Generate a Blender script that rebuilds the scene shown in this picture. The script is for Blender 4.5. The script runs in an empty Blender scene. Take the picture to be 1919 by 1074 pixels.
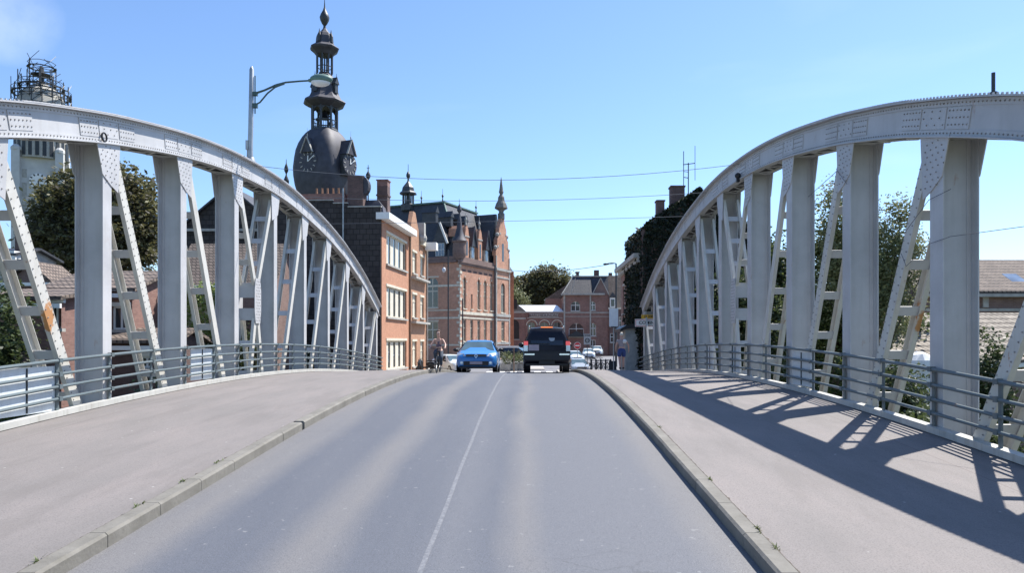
import bpy, bmesh, math, random
from mathutils import Vector, Matrix
R = math.radians
rnd = random.Random(7)
S = bpy.context.scene
# ------------------------------------------------------------------ camera, sky, sun, exposure
F_PX = 1400.0
EYE = 2.4
cam = bpy.data.cameras.new("camera")
cam.sensor_width = 36.0
cam.lens = 36.0 * F_PX / 1919.0
cam.shift_x = -(992.0 - 959.5) / 1919.0
cam.shift_y = (640.0 - 537.0) / 1919.0
cam.clip_start = 0.1
cam.clip_end = 6000
camo = bpy.data.objects.new("camera", cam)
S.collection.objects.link(camo)
camo.location = (0, 0, EYE)
camo.rotation_euler = (R(90), 0, 0)
S.camera = camo
SUN_EL, SUN_AZ = R(55.4), R(51.5)          # azimuth from +Y towards +X
W = bpy.data.worlds.new("World")
S.world = W
W.use_nodes = True
nt = W.node_tree
sky = nt.nodes.new('ShaderNodeTexSky')
sky.sky_type = 'NISHITA'
sky.sun_disc = False
sky.sun_elevation = SUN_EL
sky.sun_rotation = SUN_AZ
sky.altitude = 0
sky.air_density = 1.0
sky.dust_density = 0.35
sky.ozone_density = 4.0
# thin high wisps of cloud
tc = nt.nodes.new('ShaderNodeTexCoord')
mp = nt.nodes.new('ShaderNodeMapping'); mp.inputs['Scale'].default_value = (1.2, 1.2, 4.5); mp.inputs['Location'].default_value = (3.1, 1.7, .4)
nz = nt.nodes.new('ShaderNodeTexNoise'); nz.inputs['Scale'].default_value = 2.1; nz.inputs['Detail'].default_value = 7; nz.inputs['Distortion'].default_value = .4
rp = nt.nodes.new('ShaderNodeValToRGB'); rp.color_ramp.elements[0].position = .57; rp.color_ramp.elements[1].position = .85
rp.color_ramp.elements[1].color = (.07, .07, .07, 1)
mx = nt.nodes.new('ShaderNodeMix'); mx.data_type = 'RGBA'; mx.inputs[7].default_value = (9.5, 9.8, 10.4, 1)
nt.links.new(tc.outputs['Generated'], mp.inputs['Vector']); nt.links.new(mp.outputs[0], nz.inputs['Vector'])
nt.links.new(nz.outputs['Fac'], rp.inputs['Fac']); # one small loose cloud, high at the left
cd = nt.nodes.new('ShaderNodeVectorMath'); cd.operation = 'DOT_PRODUCT'; cd.inputs[1].default_value = Vector((-.70, 1, .445)).normalized()
nv = nt.nodes.new('ShaderNodeVectorMath'); nv.operation = 'NORMALIZE'; nt.links.new(tc.outputs['Generated'], nv.inputs[0]); nt.links.new(nv.outputs[0], cd.inputs[0])
cn = nt.nodes.new('ShaderNodeTexNoise'); cn.inputs['Scale'].default_value = 9; cn.inputs['Detail'].default_value = 8; cn.inputs['Roughness'].default_value = .6; nt.links.new(nv.outputs[0], cn.inputs['Vector'])
ca = nt.nodes.new('ShaderNodeMapRange'); ca.inputs['From Min'].default_value = .9978; ca.inputs['From Max'].default_value = 1.0; nt.links.new(cd.outputs['Value'], ca.inputs[0])
cb = nt.nodes.new('ShaderNodeMath'); cb.operation = 'MULTIPLY'; nt.links.new(ca.outputs[0], cb.inputs[0]); nt.links.new(cn.outputs['Fac'], cb.inputs[1])
cc = nt.nodes.new('ShaderNodeMath'); cc.operation = 'MULTIPLY_ADD'; cc.use_clamp = True; cc.inputs[1].default_value = .22; cw = nt.nodes.new('ShaderNodeMapRange'); cw.inputs['From Min'].default_value = .16; cw.inputs['From Max'].default_value = .6; nt.links.new(cb.outputs[0], cw.inputs[0]); nt.links.new(cw.outputs[0], cc.inputs[0]); nt.links.new(rp.outputs['Color'], cc.inputs[2])
nt.links.new(cc.outputs[0], mx.inputs[0])
tint = nt.nodes.new('ShaderNodeMix'); tint.data_type = 'RGBA'; tint.blend_type = 'MULTIPLY'; tint.inputs[0].default_value = 1; tint.inputs[7].default_value = (.95, 1.02, 1.12, 1)
nt.links.new(sky.outputs[0], tint.inputs[6]); nt.links.new(tint.outputs[2], mx.inputs[6]); nt.links.new(mx.outputs[2], nt.nodes['Background'].inputs['Color'])
nt.nodes['Background'].inputs['Strength'].default_value = 0.093
sl = bpy.data.lights.new("sun", 'SUN'); sl.energy = 4.4; sl.angle = R(.53); sl.color = (1, .955, .89)
so = bpy.data.objects.new("sun", sl); S.collection.objects.link(so)
sd = Vector((math.sin(SUN_AZ) * math.cos(SUN_EL), math.cos(SUN_AZ) * math.cos(SUN_EL), math.sin(SUN_EL)))
so.rotation_euler = sd.to_track_quat('Z', 'Y').to_euler()
S.view_settings.view_transform = 'Standard'
S.view_settings.look = 'None'
S.view_settings.exposure = 1.06
S.view_settings.gamma = 1
S.view_settings.use_curve_mapping = False

# ------------------------------------------------------------------ materials
def lin(c):
    return tuple(((x / 255.) / 12.92 if x < 10 else (((x / 255.) + .055) / 1.055) ** 2.4) for x in c)
def newmat(name):
    m = bpy.data.materials.new(name); m.use_nodes = True
    return m, m.node_tree, m.node_tree.nodes['Principled BSDF']
def N(t, kind, **kw):
    n = t.nodes.new('ShaderNode' + kind)
    for k, v in kw.items():
        if k in n.inputs: n.inputs[k].default_value = v
        else: setattr(n, k, v)
    return n
def mixc(t, fac, a, b, blend='MIX'):
    m = t.nodes.new('ShaderNodeMix'); m.data_type = 'RGBA'; m.blend_type = blend
    for i, v in ((0, fac), (6, a), (7, b)):
        if isinstance(v, bpy.types.NodeSocket): t.links.new(v, m.inputs[i])
        elif i == 0: m.inputs[0].default_value = v
        else: m.inputs[i].default_value = (*v[:3], 1)
    return m.outputs[2]
def ramp(t, fac, stops):
    r = t.nodes.new('ShaderNodeValToRGB'); t.links.new(fac, r.inputs[0])
    cr = r.color_ramp
    while len(cr.elements) < len(stops): cr.elements.new(.5)
    for e, (p, c) in zip(cr.elements, stops):
        e.position = p; e.color = (*c[:3], 1) if not isinstance(c, (int, float)) else (c, c, c, 1)
    return r.outputs[0]
def objco(t): return N(t, 'TexCoord').outputs['Object']
def noise(t, vec, scale, detail=4, rough=.55, dist=0):
    n = N(t, 'TexNoise', Scale=scale, Detail=detail, Roughness=rough, Distortion=dist); t.links.new(vec, n.inputs['Vector'])
    return n.outputs['Fac']
def bump(t, b, h, strength=.3, dist=.02):
    n = N(t, 'Bump', Strength=strength, Distance=dist); t.links.new(h, n.inputs['Height']); t.links.new(n.outputs[0], b.inputs['Normal'])
def plain(name, col, rough=.6, metal=0, var=.15, scale=3, bmp=0, emit=0, spec=None, coat=0):
    m, t, b = newmat(name)
    v = objco(t); f = noise(t, v, scale, 5)
    lo = tuple(c * (1 - var) for c in col); hi = tuple(min(1, c * (1 + var)) for c in col)
    t.links.new(ramp(t, f, [(.3, lo), (.7, hi)]), b.inputs['Base Color'])
    b.inputs['Roughness'].default_value = rough; b.inputs['Metallic'].default_value = metal
    if spec is not None: b.inputs['Specular IOR Level'].default_value = spec
    if coat: b.inputs['Coat Weight'].default_value = coat; b.inputs['Coat Roughness'].default_value = .05
    if bmp: bump(t, b, noise(t, v, scale * 8, 4), bmp)
    if emit:
        b.inputs['Emission Color'].default_value = (*col, 1); b.inputs['Emission Strength'].default_value = emit
    return m
def wallco(t):
    s = N(t, 'SeparateXYZ'); t.links.new(objco(t), s.inputs[0])
    a = N(t, 'Math', operation='ADD'); t.links.new(s.outputs[0], a.inputs[0]); t.links.new(s.outputs[1], a.inputs[1])
    c = N(t, 'CombineXYZ'); t.links.new(a.outputs[0], c.inputs[0]); t.links.new(s.outputs[2], c.inputs[1])
    return c.outputs[0]
def brick(name, c1, c2, mortar, bw=.22, bh=.075, ms=.008, dirt=.35, bmp=.4, rough=.88, offs=.5):
    m, t, b = newmat(name)
    v = wallco(t)
    br = N(t, 'TexBrick', Scale=1.0); br.inputs['Brick Width'].default_value = bw; br.inputs['Row Height'].default_value = bh
    br.inputs['Mortar Size'].default_value = ms; br.inputs['Mortar Smooth'].default_value = .3; br.inputs['Bias'].default_value = 0
    br.offset = offs
    br.inputs['Color1'].default_value = (*c1, 1); br.inputs['Color2'].default_value = (*c2, 1); br.inputs['Mortar'].default_value = (*mortar, 1)
    t.links.new(v, br.inputs['Vector'])
    f = noise(t, objco(t), .55, 6, .62)
    col = mixc(t, ramp(t, f, [(.4, 0), (.75, dirt)]), br.outputs['Color'], tuple(x * .35 for x in c1))
    f2 = noise(t, objco(t), 2.3, 5)
    col = mixc(t, ramp(t, f2, [(.45, 0), (.8, .3)]), col, tuple(min(1, x * 1.5) for x in c2))
    t.links.new(col, b.inputs['Base Color']); b.inputs['Roughness'].default_value = rough
    bump(t, b, br.outputs['Fac'], bmp, -.01)
    return m
def painted_steel(name, col, rust=.5, grime=.5, dirtcol=(.20, .17, .12), warm=0):
    m, t, b = newmat(name)
    v = objco(t)
    f = noise(t, v, 1.3, 7, .6)
    c = ramp(t, f, [(.3, tuple(x * .86 for x in col)), (.7, tuple(min(1, x * 1.08) for x in col))])
    # vertical run-off streaks
    mpn = N(t, 'Mapping'); mpn.inputs['Scale'].default_value = (5, 5, .45); t.links.new(v, mpn.inputs[0])
    st = noise(t, mpn.outputs[0], 1.6, 6, .65)
    c = mixc(t, ramp(t, st, [(.5, 0), (.78, grime)]), c, dirtcol)
    mp2 = N(t, 'Mapping'); mp2.inputs['Scale'].default_value = (3, 3, 1.2); t.links.new(v, mp2.inputs[0])
    ru = noise(t, mp2.outputs[0], 1.1, 9, .7, .5)
    c = mixc(t, ramp(t, ru, [(.635, 0), (.69, rust)]), c, (.30, .115, .03))
    if name.startswith('truss diagonal'):   # the big rust scar on the nearest left diagonal
        vs_ = N(t, 'VectorMath', operation='SUBTRACT'); t.links.new(v, vs_.inputs[0]); vs_.inputs[1].default_value = (.30, -10.82, 3.25)
        vm = N(t, 'VectorMath', operation='MULTIPLY'); t.links.new(vs_.outputs[0], vm.inputs[0]); vm.inputs[1].default_value = (4.5, 3.6, 1.7)
        vl = N(t, 'VectorMath', operation='LENGTH'); t.links.new(vm.outputs[0], vl.inputs[0])
        ad = N(t, 'Math', operation='ADD'); t.links.new(vl.outputs['Value'], ad.inputs[0]); rn = N(t, 'Math', operation='MULTIPLY'); rn.inputs[1].default_value = 1.8; t.links.new(noise(t, v, 5, 8, .8), rn.inputs[0]); t.links.new(rn.outputs[0], ad.inputs[1]); hf = N(t, 'Math', operation='MULTIPLY'); hf.inputs[1].default_value = .4; t.links.new(ad.outputs[0], hf.inputs[0])
        c = mixc(t, ramp(t, hf.outputs[0], [(.54, .9), (.60, 0)]), c, (.40, .17, .04))
    t.links.new(c, b.inputs['Base Color'])
    b.inputs['Roughness'].default_value = .5
    b.inputs['Specular IOR Level'].default_value = .45
    bump(t, b, noise(t, v, 9, 5), .12, .02)
    return m
def leaf(name, cols, rough=.55):
    m, t, b = newmat(name)
    g = N(t, 'NewGeometry')
    f = noise(t, objco(t), .9, 3)
    a = N(t, 'Math', operation='MULTIPLY'); a.inputs[1].default_value = .55; t.links.new(g.outputs['Random Per Island'], a.inputs[0])
    s = N(t, 'Math', operation='MULTIPLY_ADD'); s.inputs[1].default_value = .5; t.links.new(f, s.inputs[0]); t.links.new(a.outputs[0], s.inputs[2])
    n = len(cols)
    t.links.new(ramp(t, s.outputs[0], [(.1 + .8 * i / (n - 1), c) for i, c in enumerate(cols)]), b.inputs['Base Color'])
    b.inputs['Roughness'].default_value = rough
    b.inputs['Specular IOR Level'].default_value = .35
    tr = N(t, 'BsdfTranslucent'); tr.inputs[0].default_value = (*[min(1, x * 1.6) for x in cols[-1]], 1)
    ms = N(t, 'MixShader'); ms.inputs[0].default_value = .18
    t.links.new(b.outputs[0], ms.inputs[1]); t.links.new(tr.outputs[0], ms.inputs[2]); t.links.new(ms.outputs[0], t.nodes['Material Output'].inputs[0])
    return m
def glass(name, col=(.03, .035, .04), rough=.06):
    m, t, b = newmat(name)
    f = noise(t, objco(t), .8, 3)
    t.links.new(ramp(t, f, [(.35, tuple(x * .6 for x in col)), (.65, tuple(x * 1.5 for x in col))]), b.inputs['Base Color'])
    b.inputs['Roughness'].default_value = rough; b.inputs['Specular IOR Level'].default_value = .8
    return m
M = {}
M['steel'] = painted_steel('truss paint', (.455, .455, .46), .35, .16)
M['steel_warm'] = painted_steel('truss diagonal paint', (.53, .52, .48), .9, .30, (.27, .22, .12))
M['rail'] = painted_steel('railing paint', (.105, .135, .145), .3, .3)
M['panel'] = painted_steel('panel paint', (.60, .64, .66), .15, .25)
M['strip'] = painted_steel('edge strip paint', (.47, .465, .43), .2, .6, (.22, .2, .15))
M['white'] = plain('white paint', (.74, .74, .72), .5, var=.06)
M['cream'] = plain('cream stone', (.60, .55, .44), .8, var=.15, bmp=.1)
M['stone'] = plain('grey stone', (.36, .35, .32), .85, var=.2, bmp=.2)
M['darkstone'] = plain('weathered stone', (.16, .155, .14), .85, var=.3, bmp=.2)
M['orange_brick'] = brick('orange brick', (.45, .205, .12), (.52, .26, .155), (.36, .22, .15), dirt=.2)
M['orange_brick2'] = brick('ochre brick', (.37, .19, .11), (.45, .25, .15), (.36, .22, .15), dirt=.3)
M['hall_brick'] = brick('town hall brick', (.45, .205, .125), (.56, .29, .185), (.45, .34, .27), dirt=.5)
M['dull_brick'] = brick('dull red brick', (.215, .11, .09), (.285, .16, .13), (.19, .155, .14), dirt=.55)
M['dark_brick'] = brick('dark brick', (.10, .065, .06), (.15, .09, .08), (.14, .11, .1), dirt=.5)
M['brown_brick'] = brick('brown brick', (.17, .105, .09), (.22, .145, .125), (.22, .18, .16), dirt=.5)
M['shingle'] = brick('tar shingles', (.036, .031, .030), (.058, .050, .048), (.016, .014, .014), .42, .34, .03, .5, .8)
M['slate'] = brick('slate', (.036, .038, .046), (.056, .058, .066), (.018, .018, .022), .3, .16, .012, .4, .5, .5)
M['slate_light'] = brick('weathered slate', (.13, .13, .14), (.18, .175, .18), (.07, .07, .08), .3, .16, .012, .3, .5, .55)
M['lead'] = plain('lead sheet', (.050, .050, .064), .62, .1, var=.25, scale=1.2, bmp=.15)
M['lead_dark'] = plain('dark lead ornament', (.05, .055, .06), .5, .3, var=.3)
M['verdigris'] = plain('green copper', (.10, .17, .15), .6, .2, var=.3)
M['tiles'] = brick('clay roof tiles', (.15, .115, .095), (.21, .165, .135), (.05, .04, .035), .24, .19, .04, .4, 1.0)
M['tiles_pale'] = brick('pale roof tiles', (.31, .27, .22), (.39, .34, .28), (.09, .075, .06), .26, .2, .045, .3, 1.0)
M['glass'] = glass('window glass')
M['glass_blue'] = glass('reflecting glass', (.10, .14, .2), .03)
M['curtain'] = plain('cream curtain', (.62, .58, .48), .8, var=.1, scale=6)
M['curtain_dark'] = plain('shaded curtain', (.22, .23, .23), .8, var=.3, scale=4)
M['black'] = plain('black metal', (.018, .018, .02), .45, .3)
M['iron'] = plain('dark iron', (.035, .04, .045), .5, .4)
M['galv'] = plain('galvanised steel', (.36, .38, .39), .45, .6, var=.2)
M['lamp_green'] = plain('green lamp paint', (.055, .10, .095), .45, .2)
M['lamp_white'] = plain('frosted lamp bowl', (.62, .64, .66), .25)
M['wire'] = plain('cable', (.12, .13, .15), .6)
M['rivet'] = plain('dark rivet heads', (.24, .23, .22), .6, var=.5, scale=9)  # dark tone paints in both grime and the small shadows at the heads
M['wood'] = plain('weathered wood', (.20, .13, .085), .75, var=.3)
M['bark'] = plain('bark', (.09, .07, .05), .9, var=.35, scale=6, bmp=.5)
M['soil'] = plain('soil', (.08, .065, .05), .95, var=.3, bmp=.4)
M['concrete'] = plain('concrete', (.38, .37, .34), .9, var=.15, bmp=.2)
M['beech'] = leaf('copper beech leaves', [(.012, .010, .008), (.045, .038, .025), (.10, .10, .045), (.17, .165, .07)])
M['green'] = leaf('green leaves', [(.015, .022, .008), (.04, .06, .018), (.08, .11, .03), (.13, .16, .05)])
M['dark_green'] = leaf('dark green leaves', [(.010, .015, .008), (.028, .04, .018), (.05, .075, .028), (.09, .12, .045)])
M['olive'] = leaf('pale olive leaves', [(.05, .06, .03), (.10, .12, .05), (.17, .19, .09), (.24, .25, .13)])
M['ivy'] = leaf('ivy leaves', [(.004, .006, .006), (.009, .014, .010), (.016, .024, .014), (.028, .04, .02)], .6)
M['ivy_lit'] = leaf('hedge ivy leaves', [(.05, .08, .02), (.12, .17, .04), (.20, .26, .07), (.32, .38, .14)])  # leaf colours lightened to carry light the shaded wall does not get
M['glazed_white'] = plain('pale glazed roof', (.80, .83, .85), .35, .1, var=.06)  # white colour stands in for sky reflected by the glazed roof
M['skin'] = plain('skin', (.52, .31, .24), .55, var=.08)

# road, pavement, kerb materials
def asphalt():
    m, t, b = newmat('bridge asphalt')
    v = objco(t)
    s = N(t, 'SeparateXYZ'); t.links.new(v, s.inputs[0])
    wob = noise(t, v, .35, 4)
    a = N(t, 'Math', operation='MULTIPLY_ADD'); a.inputs[1].default_value = .5; t.links.new(wob, a.inputs[0]); t.links.new(s.outputs[0], a.inputs[2])
    mr = N(t, 'MapRange'); mr.inputs['From Min'].default_value = -3.7; mr.inputs['From Max'].default_value = 2.25; t.links.new(a.outputs[0], mr.inputs[0])
    dk = (.082, .092, .115); lt = (.158, .154, .154)
    md = (.112, .119, .137)
    bands = ramp(t, mr.outputs[0], [(0, lt), (.08, lt), (.14, dk), (.25, dk), (.31, lt), (.34, lt), (.39, dk), (.47, dk), (.53, md), (.60, dk), (.655, lt), (.70, md), (.9, md), (.96, lt)])
    mpn = N(t, 'Mapping'); mpn.inputs['Scale'].default_value = (1.2, .12, 1); t.links.new(v, mpn.inputs[0])
    c = mixc(t, ramp(t, noise(t, mpn.outputs[0], 2.2, 6), [(.35, 0), (.75, .5)]), bands, md)
    fine = noise(t, v, 90, 3, .7)
    c = mixc(t, ramp(t, fine, [(.36, .65), (.52, 0)]), c, (.035, .035, .04))
    f3 = noise(t, v, 210, 2, .8)
    c = mixc(t, ramp(t, f3, [(.55, 0), (.7, .5)]), c, (.26, .26, .27))
    cr = N(t, 'TexVoronoi', Scale=.42, feature='DISTANCE_TO_EDGE'); wv = N(t, 'VectorMath', operation='ADD'); nn_ = N(t, 'TexNoise', Scale=2.0, Detail=5); t.links.new(v, nn_.inputs['Vector']); t.links.new(v, wv.inputs[0]); t.links.new(nn_.outputs['Color'], wv.inputs[1]); t.links.new(wv.outputs[0], cr.inputs['Vector'])
    pm = ramp(t, noise(t, v, .22, 2), [(.55, 0), (.62, .22)])
    cm = N(t, 'Math', operation='MULTIPLY'); t.links.new(ramp(t, cr.outputs['Distance'], [(.004, 1), (.012, 0)]), cm.inputs[0]); t.links.new(pm, cm.inputs[1])
    c = mixc(t, cm.outputs[0], c, (.03, .03, .032))
    vo = N(t, 'TexVoronoi', Scale=38.0); t.links.new(v, vo.inputs['Vector'])
    c = mixc(t, ramp(t, vo.outputs['Distance'], [(.04, .55), (.16, 0)]), c, (.32, .32, .32))
    spots = noise(t, v, 9, 2)
    c = mixc(t, ramp(t, spots, [(.70, 0), (.74, .4)]), c, (.3, .3, .3))
    t.links.new(c, b.inputs['Base Color']); b.inputs['Roughness'].default_value = .72
    b.inputs['Specular IOR Level'].default_value = .4
    bump(t, b, fine, .35, .006)
    return m
def pave():
    m, t, b = newmat('pavement surfacing')
    v = objco(t)
    mpn = N(t, 'Mapping'); mpn.inputs['Scale'].default_value = (1.0, .35, 1); t.links.new(v, mpn.inputs[0])
    f = noise(t, mpn.outputs[0], 1.1, 6, .6)
    c = ramp(t, f, [(.3, (.165, .152, .145)), (.5, (.192, .174, .166)), (.72, (.222, .196, .186))])
    st = noise(t, v, .5, 5, .7)
    c = mixc(t, ramp(t, st, [(.62, 0), (.70, .22)]), c, (.15, .135, .13))
    fine = noise(t, v, 70, 3)
    c = mixc(t, ramp(t, fine, [(.36, .55), (.52, 0)]), c, (.09, .085, .08))
    pn = N(t, 'Mapping'); pn.inputs['Scale'].default_value = (.9, .16, 1); t.links.new(v, pn.inputs[0])
    c = mixc(t, ramp(t, noise(t, pn.outputs[0], 2.4, 8, .7), [(.5, 0), (.62, .3)]), c, (.12, .108, .10))
    c = mixc(t, ramp(t, noise(t, v, 3.2, 7, .75), [(.64, 0), (.70, .35)]), c, (.09, .085, .08))
    vo = N(t, 'TexVoronoi', Scale=2.3); t.links.new(v, vo.inputs['Vector'])
    c = mixc(t, ramp(t, vo.outputs['Distance'], [(.03, .6), (.045, 0)]), c, (.42, .41, .4))
    sx_ = N(t, 'SeparateXYZ'); t.links.new(v, sx_.inputs[0])
    for xc in (5.75, -8.15):      # seam between the two widths of surfacing
        d_ = N(t, 'Math', operation='SUBTRACT'); d_.inputs[1].default_value = xc; t.links.new(sx_.outputs[0], d_.inputs[0])
        ab = N(t, 'Math', operation='ABSOLUTE'); t.links.new(d_.outputs[0], ab.inputs[0])
        c = mixc(t, ramp(t, ab.outputs[0], [(.008, .45), (.016, 0)]), c, (.10, .075, .07))
    t.links.new(c, b.inputs['Base Color']); b.inputs['Roughness'].default_value = .85
    bump(t, b, fine, .25, .005)
    return m
def kerbmat():
    m, t, b = newmat('kerb stone')
    v = objco(t)
    c = ramp(t, noise(t, v, 2.2, 7, .65), [(.3, (.125, .118, .102)), (.7, (.20, .19, .168))])
    s = N(t, 'SeparateXYZ'); t.links.new(v, s.inputs[0])
    # grime towards the joints
    d = noise(t, v, 12, 4)
    c = mixc(t, ramp(t, d, [(.55, 0), (.75, .45)]), c, (.11, .105, .08))
    t.links.new(c, b.inputs['Base Color']); b.inputs['Roughness'].default_value = .85
    bump(t, b, noise(t, v, 25, 5), .5, .01)
    return m
M['asphalt'] = asphalt(); M['pave'] = pave(); M['kerb'] = kerbmat()
M['street'] = plain('street asphalt', (.15, .15, .16), .85, var=.15, scale=.4, bmp=.1)
M['paving'] = plain('square paving', (.33, .31, .28), .85, var=.12, scale=.5)
def linemat():
    m, t, b = newmat('worn line paint')
    v = objco(t)
    c = mixc(t, ramp(t, noise(t, v, 22, 6, .75), [(.36, .35), (.58, 1)]), (.235, .24, .25), (.112, .119, .137))
    t.links.new(c, b.inputs['Base Color']); b.inputs['Roughness'].default_value = .8
    return m
M['line'] = linemat()
def terrainmat():
    m, t, b = newmat('rough ground')
    v = objco(t)
    c = ramp(t, noise(t, v, .35, 8, .65), [(.35, (.045, .06, .022)), (.55, (.075, .085, .035)), (.7, (.14, .12, .085))])
    t.links.new(c, b.inputs['Base Color']); b.inputs['Roughness'].default_value = .95
    bump(t, b, noise(t, v, 6, 6), .6, .1)
    return m
M['terrain'] = terrainmat()

# ------------------------------------------------------------------ mesh helpers
COL = S.collection
def v3(p): return Vector(p)
class MB:
    def __init__(s, T=None): s.v = []; s.f = []; s.T = T; s.rv = []
    def add(s, vs, fs):
        o = len(s.v)
        s.v += [(s.T(*p) if s.T else tuple(p)) for p in vs]
        s.f += [tuple(i + o for i in f) for f in fs]
        return s
    def box(s, x0, x1, y0, y1, z0, z1):
        return s.loft([[(x0, y0, z0), (x1, y0, z0), (x1, y1, z0), (x0, y1, z0)], [(x0, y0, z1), (x1, y0, z1), (x1, y1, z1), (x0, y1, z1)]])
    def loft(s, rings, c0=True, c1=True, closed=True):
        n = len(rings[0]); vs = [p for r in rings for p in r]; fs = []
        for k in range(len(rings) - 1):
            for i in range(n if closed else n - 1):
                j = (i + 1) % n
                fs.append((k * n + i, k * n + j, (k + 1) * n + j, (k + 1) * n + i))
        if c0: fs.append(tuple(range(n - 1, -1, -1)))
        if c1: fs.append(tuple((len(rings) - 1) * n + i for i in range(n)))
        return s.add(vs, fs)
    def bar(s, p0, p1, w, h, up=(0, 0, 1)):
        p0, p1, up = v3(p0), v3(p1), v3(up)
        d = (p1 - p0).normalized(); a = d.cross(up)
        if a.length < 1e-4: a = d.cross(Vector((1, 0, 0)))
        a.normalize(); b = a.cross(d).normalized()
        R_ = lambda p: [tuple(p + a * (i * w / 2) + b * (j * h / 2)) for i, j in ((-1, -1), (1, -1), (1, 1), (-1, 1))]
        return s.loft([R_(p0), R_(p1)])
    def tube(s, pts, r, n=8):
        pts = [v3(p) for p in pts]; rings = []; ref = None
        for i, p in enumerate(pts):
            d = ((pts[min(i + 1, len(pts) - 1)] - p).normalized() + (p - pts[max(i - 1, 0)]).normalized()).normalized()
            if ref is None:
                ref = d.cross(Vector((0, 0, 1)));
                if ref.length < .1: ref = d.cross(Vector((0, 1, 0)))
            a = (ref - d * ref.dot(d)).normalized(); b = d.cross(a); ref = a
            rr = r[i] if isinstance(r, (list, tuple)) else r
            rings.append([tuple(p + a * rr * math.cos(2 * math.pi * k / n) + b * rr * math.sin(2 * math.pi * k / n)) for k in range(n)])
        return s.loft(rings)
    def lathe(s, prof, c=(0, 0, 0), n=16, ph=0):
        return s.loft([[(c[0] + max(r, .002) * math.cos(2 * math.pi * k / n + ph), c[1] + max(r, .002) * math.sin(2 * math.pi * k / n + ph), c[2] + z) for k in range(n)] for r, z in prof])
    def prism(s, poly, a, b, plane='xz'):
        P = (lambda q, w: (q[0], w, q[1])) if plane == 'xz' else ((lambda q, w: (w, q[0], q[1])) if plane == 'yz' else (lambda q, w: (q[0], q[1], w)))
        return s.loft([[P(q, a) for q in poly], [P(q, b) for q in poly]])
    def ball(s, c, r, n=12, m=8, sx=1, sy=1, sz=1):
        rings = []
        for i in range(m + 1):
            t = math.pi * i / m; rr = max(math.sin(t), .01)
            rings.append([(c[0] + sx * r * rr * math.cos(2 * math.pi * k / n), c[1] + sy * r * rr * math.sin(2 * math.pi * k / n), c[2] - sz * r * math.cos(t)) for k in range(n)])
        return s.loft(rings)
    def disc(s, c, r, nrm, th, n=24):
        nrm = v3(nrm).normalized(); c = v3(c)
        return s.tube([c - nrm * th / 2, c + nrm * th / 2], r, n)
    def build(s, name, mat, parent=None, smooth=False, world=False, fix=True, **tags):
        me = bpy.data.meshes.new(name)
        vs = s.v
        if world and parent is not None:
            off = Vector((0, 0, 0)); p = parent
            while p is not None: off += Vector(p.location); p = p.parent
            vs = [(x - off.x, y - off.y, z - off.z) for x, y, z in vs]
        me.from_pydata(vs, [], s.f)
        if fix:
            bm = bmesh.new(); bm.from_mesh(me); bmesh.ops.recalc_face_normals(bm, faces=bm.faces); bm.to_mesh(me); bm.free()
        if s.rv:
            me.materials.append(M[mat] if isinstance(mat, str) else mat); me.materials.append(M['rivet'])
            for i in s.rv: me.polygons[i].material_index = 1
        if smooth:
            me.shade_smooth()
            try: me.set_sharp_from_angle(angle=R(38))
            except Exception: pass
        if not s.rv: me.materials.append(M[mat] if isinstance(mat, str) else mat)
        o = bpy.data.objects.new(name, me); COL.objects.link(o); o.parent = parent
        for k, v in tags.items(): o[k] = v
        return o
def thing(name, label, cat, loc=(0, 0, 0), rz=0, group=None):
    o = bpy.data.objects.new(name, None); COL.objects.link(o); o.location = loc; o.rotation_euler = (0, 0, rz)
    o.empty_display_size = .3
    o['label'] = label; o['category'] = cat
    if group: o['group'] = group
    return o
def tag(o, label, cat, group=None):
    o['label'] = label; o['category'] = cat
    if group: o['group'] = group
    return o
def struct(name, mb, mat, smooth=False):
    o = mb.build(name, mat, smooth=smooth); o['kind'] = 'structure'; return o
def copy_tree(o, parent=None):
    c = o.copy(); COL.objects.link(c); c.parent = parent
    for ch in [x for x in COL.objects if x.parent == o]: copy_tree(ch, c)
    return c
def text(s, size, mat, parent, name='lettering', loc=(0, 0, 0), rot=(R(90), 0, 0), depth=.01):
    cu = bpy.data.curves.new(name, 'FONT'); cu.body = s; cu.size = size; cu.extrude = depth; cu.align_x = 'CENTER'; cu.align_y = 'CENTER'
    cu.offset = size * .015
    tmp = bpy.data.objects.new(name + '_tmp', cu); COL.objects.link(tmp)
    bpy.context.view_layer.update()
    me = bpy.data.meshes.new_from_object(tmp.evaluated_get(bpy.context.evaluated_depsgraph_get()))
    bpy.data.objects.remove(tmp); me.materials.clear(); me.materials.append(M[mat])
    o = bpy.data.objects.new(name, me); COL.objects.link(o); o.parent = parent; o.location = loc; o.rotation_euler = rot
    return o
def PX(px, Y): return (px - 992.) * Y / F_PX
def PZ(py, Y): return EYE + (640. - py) * Y / F_PX
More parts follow.
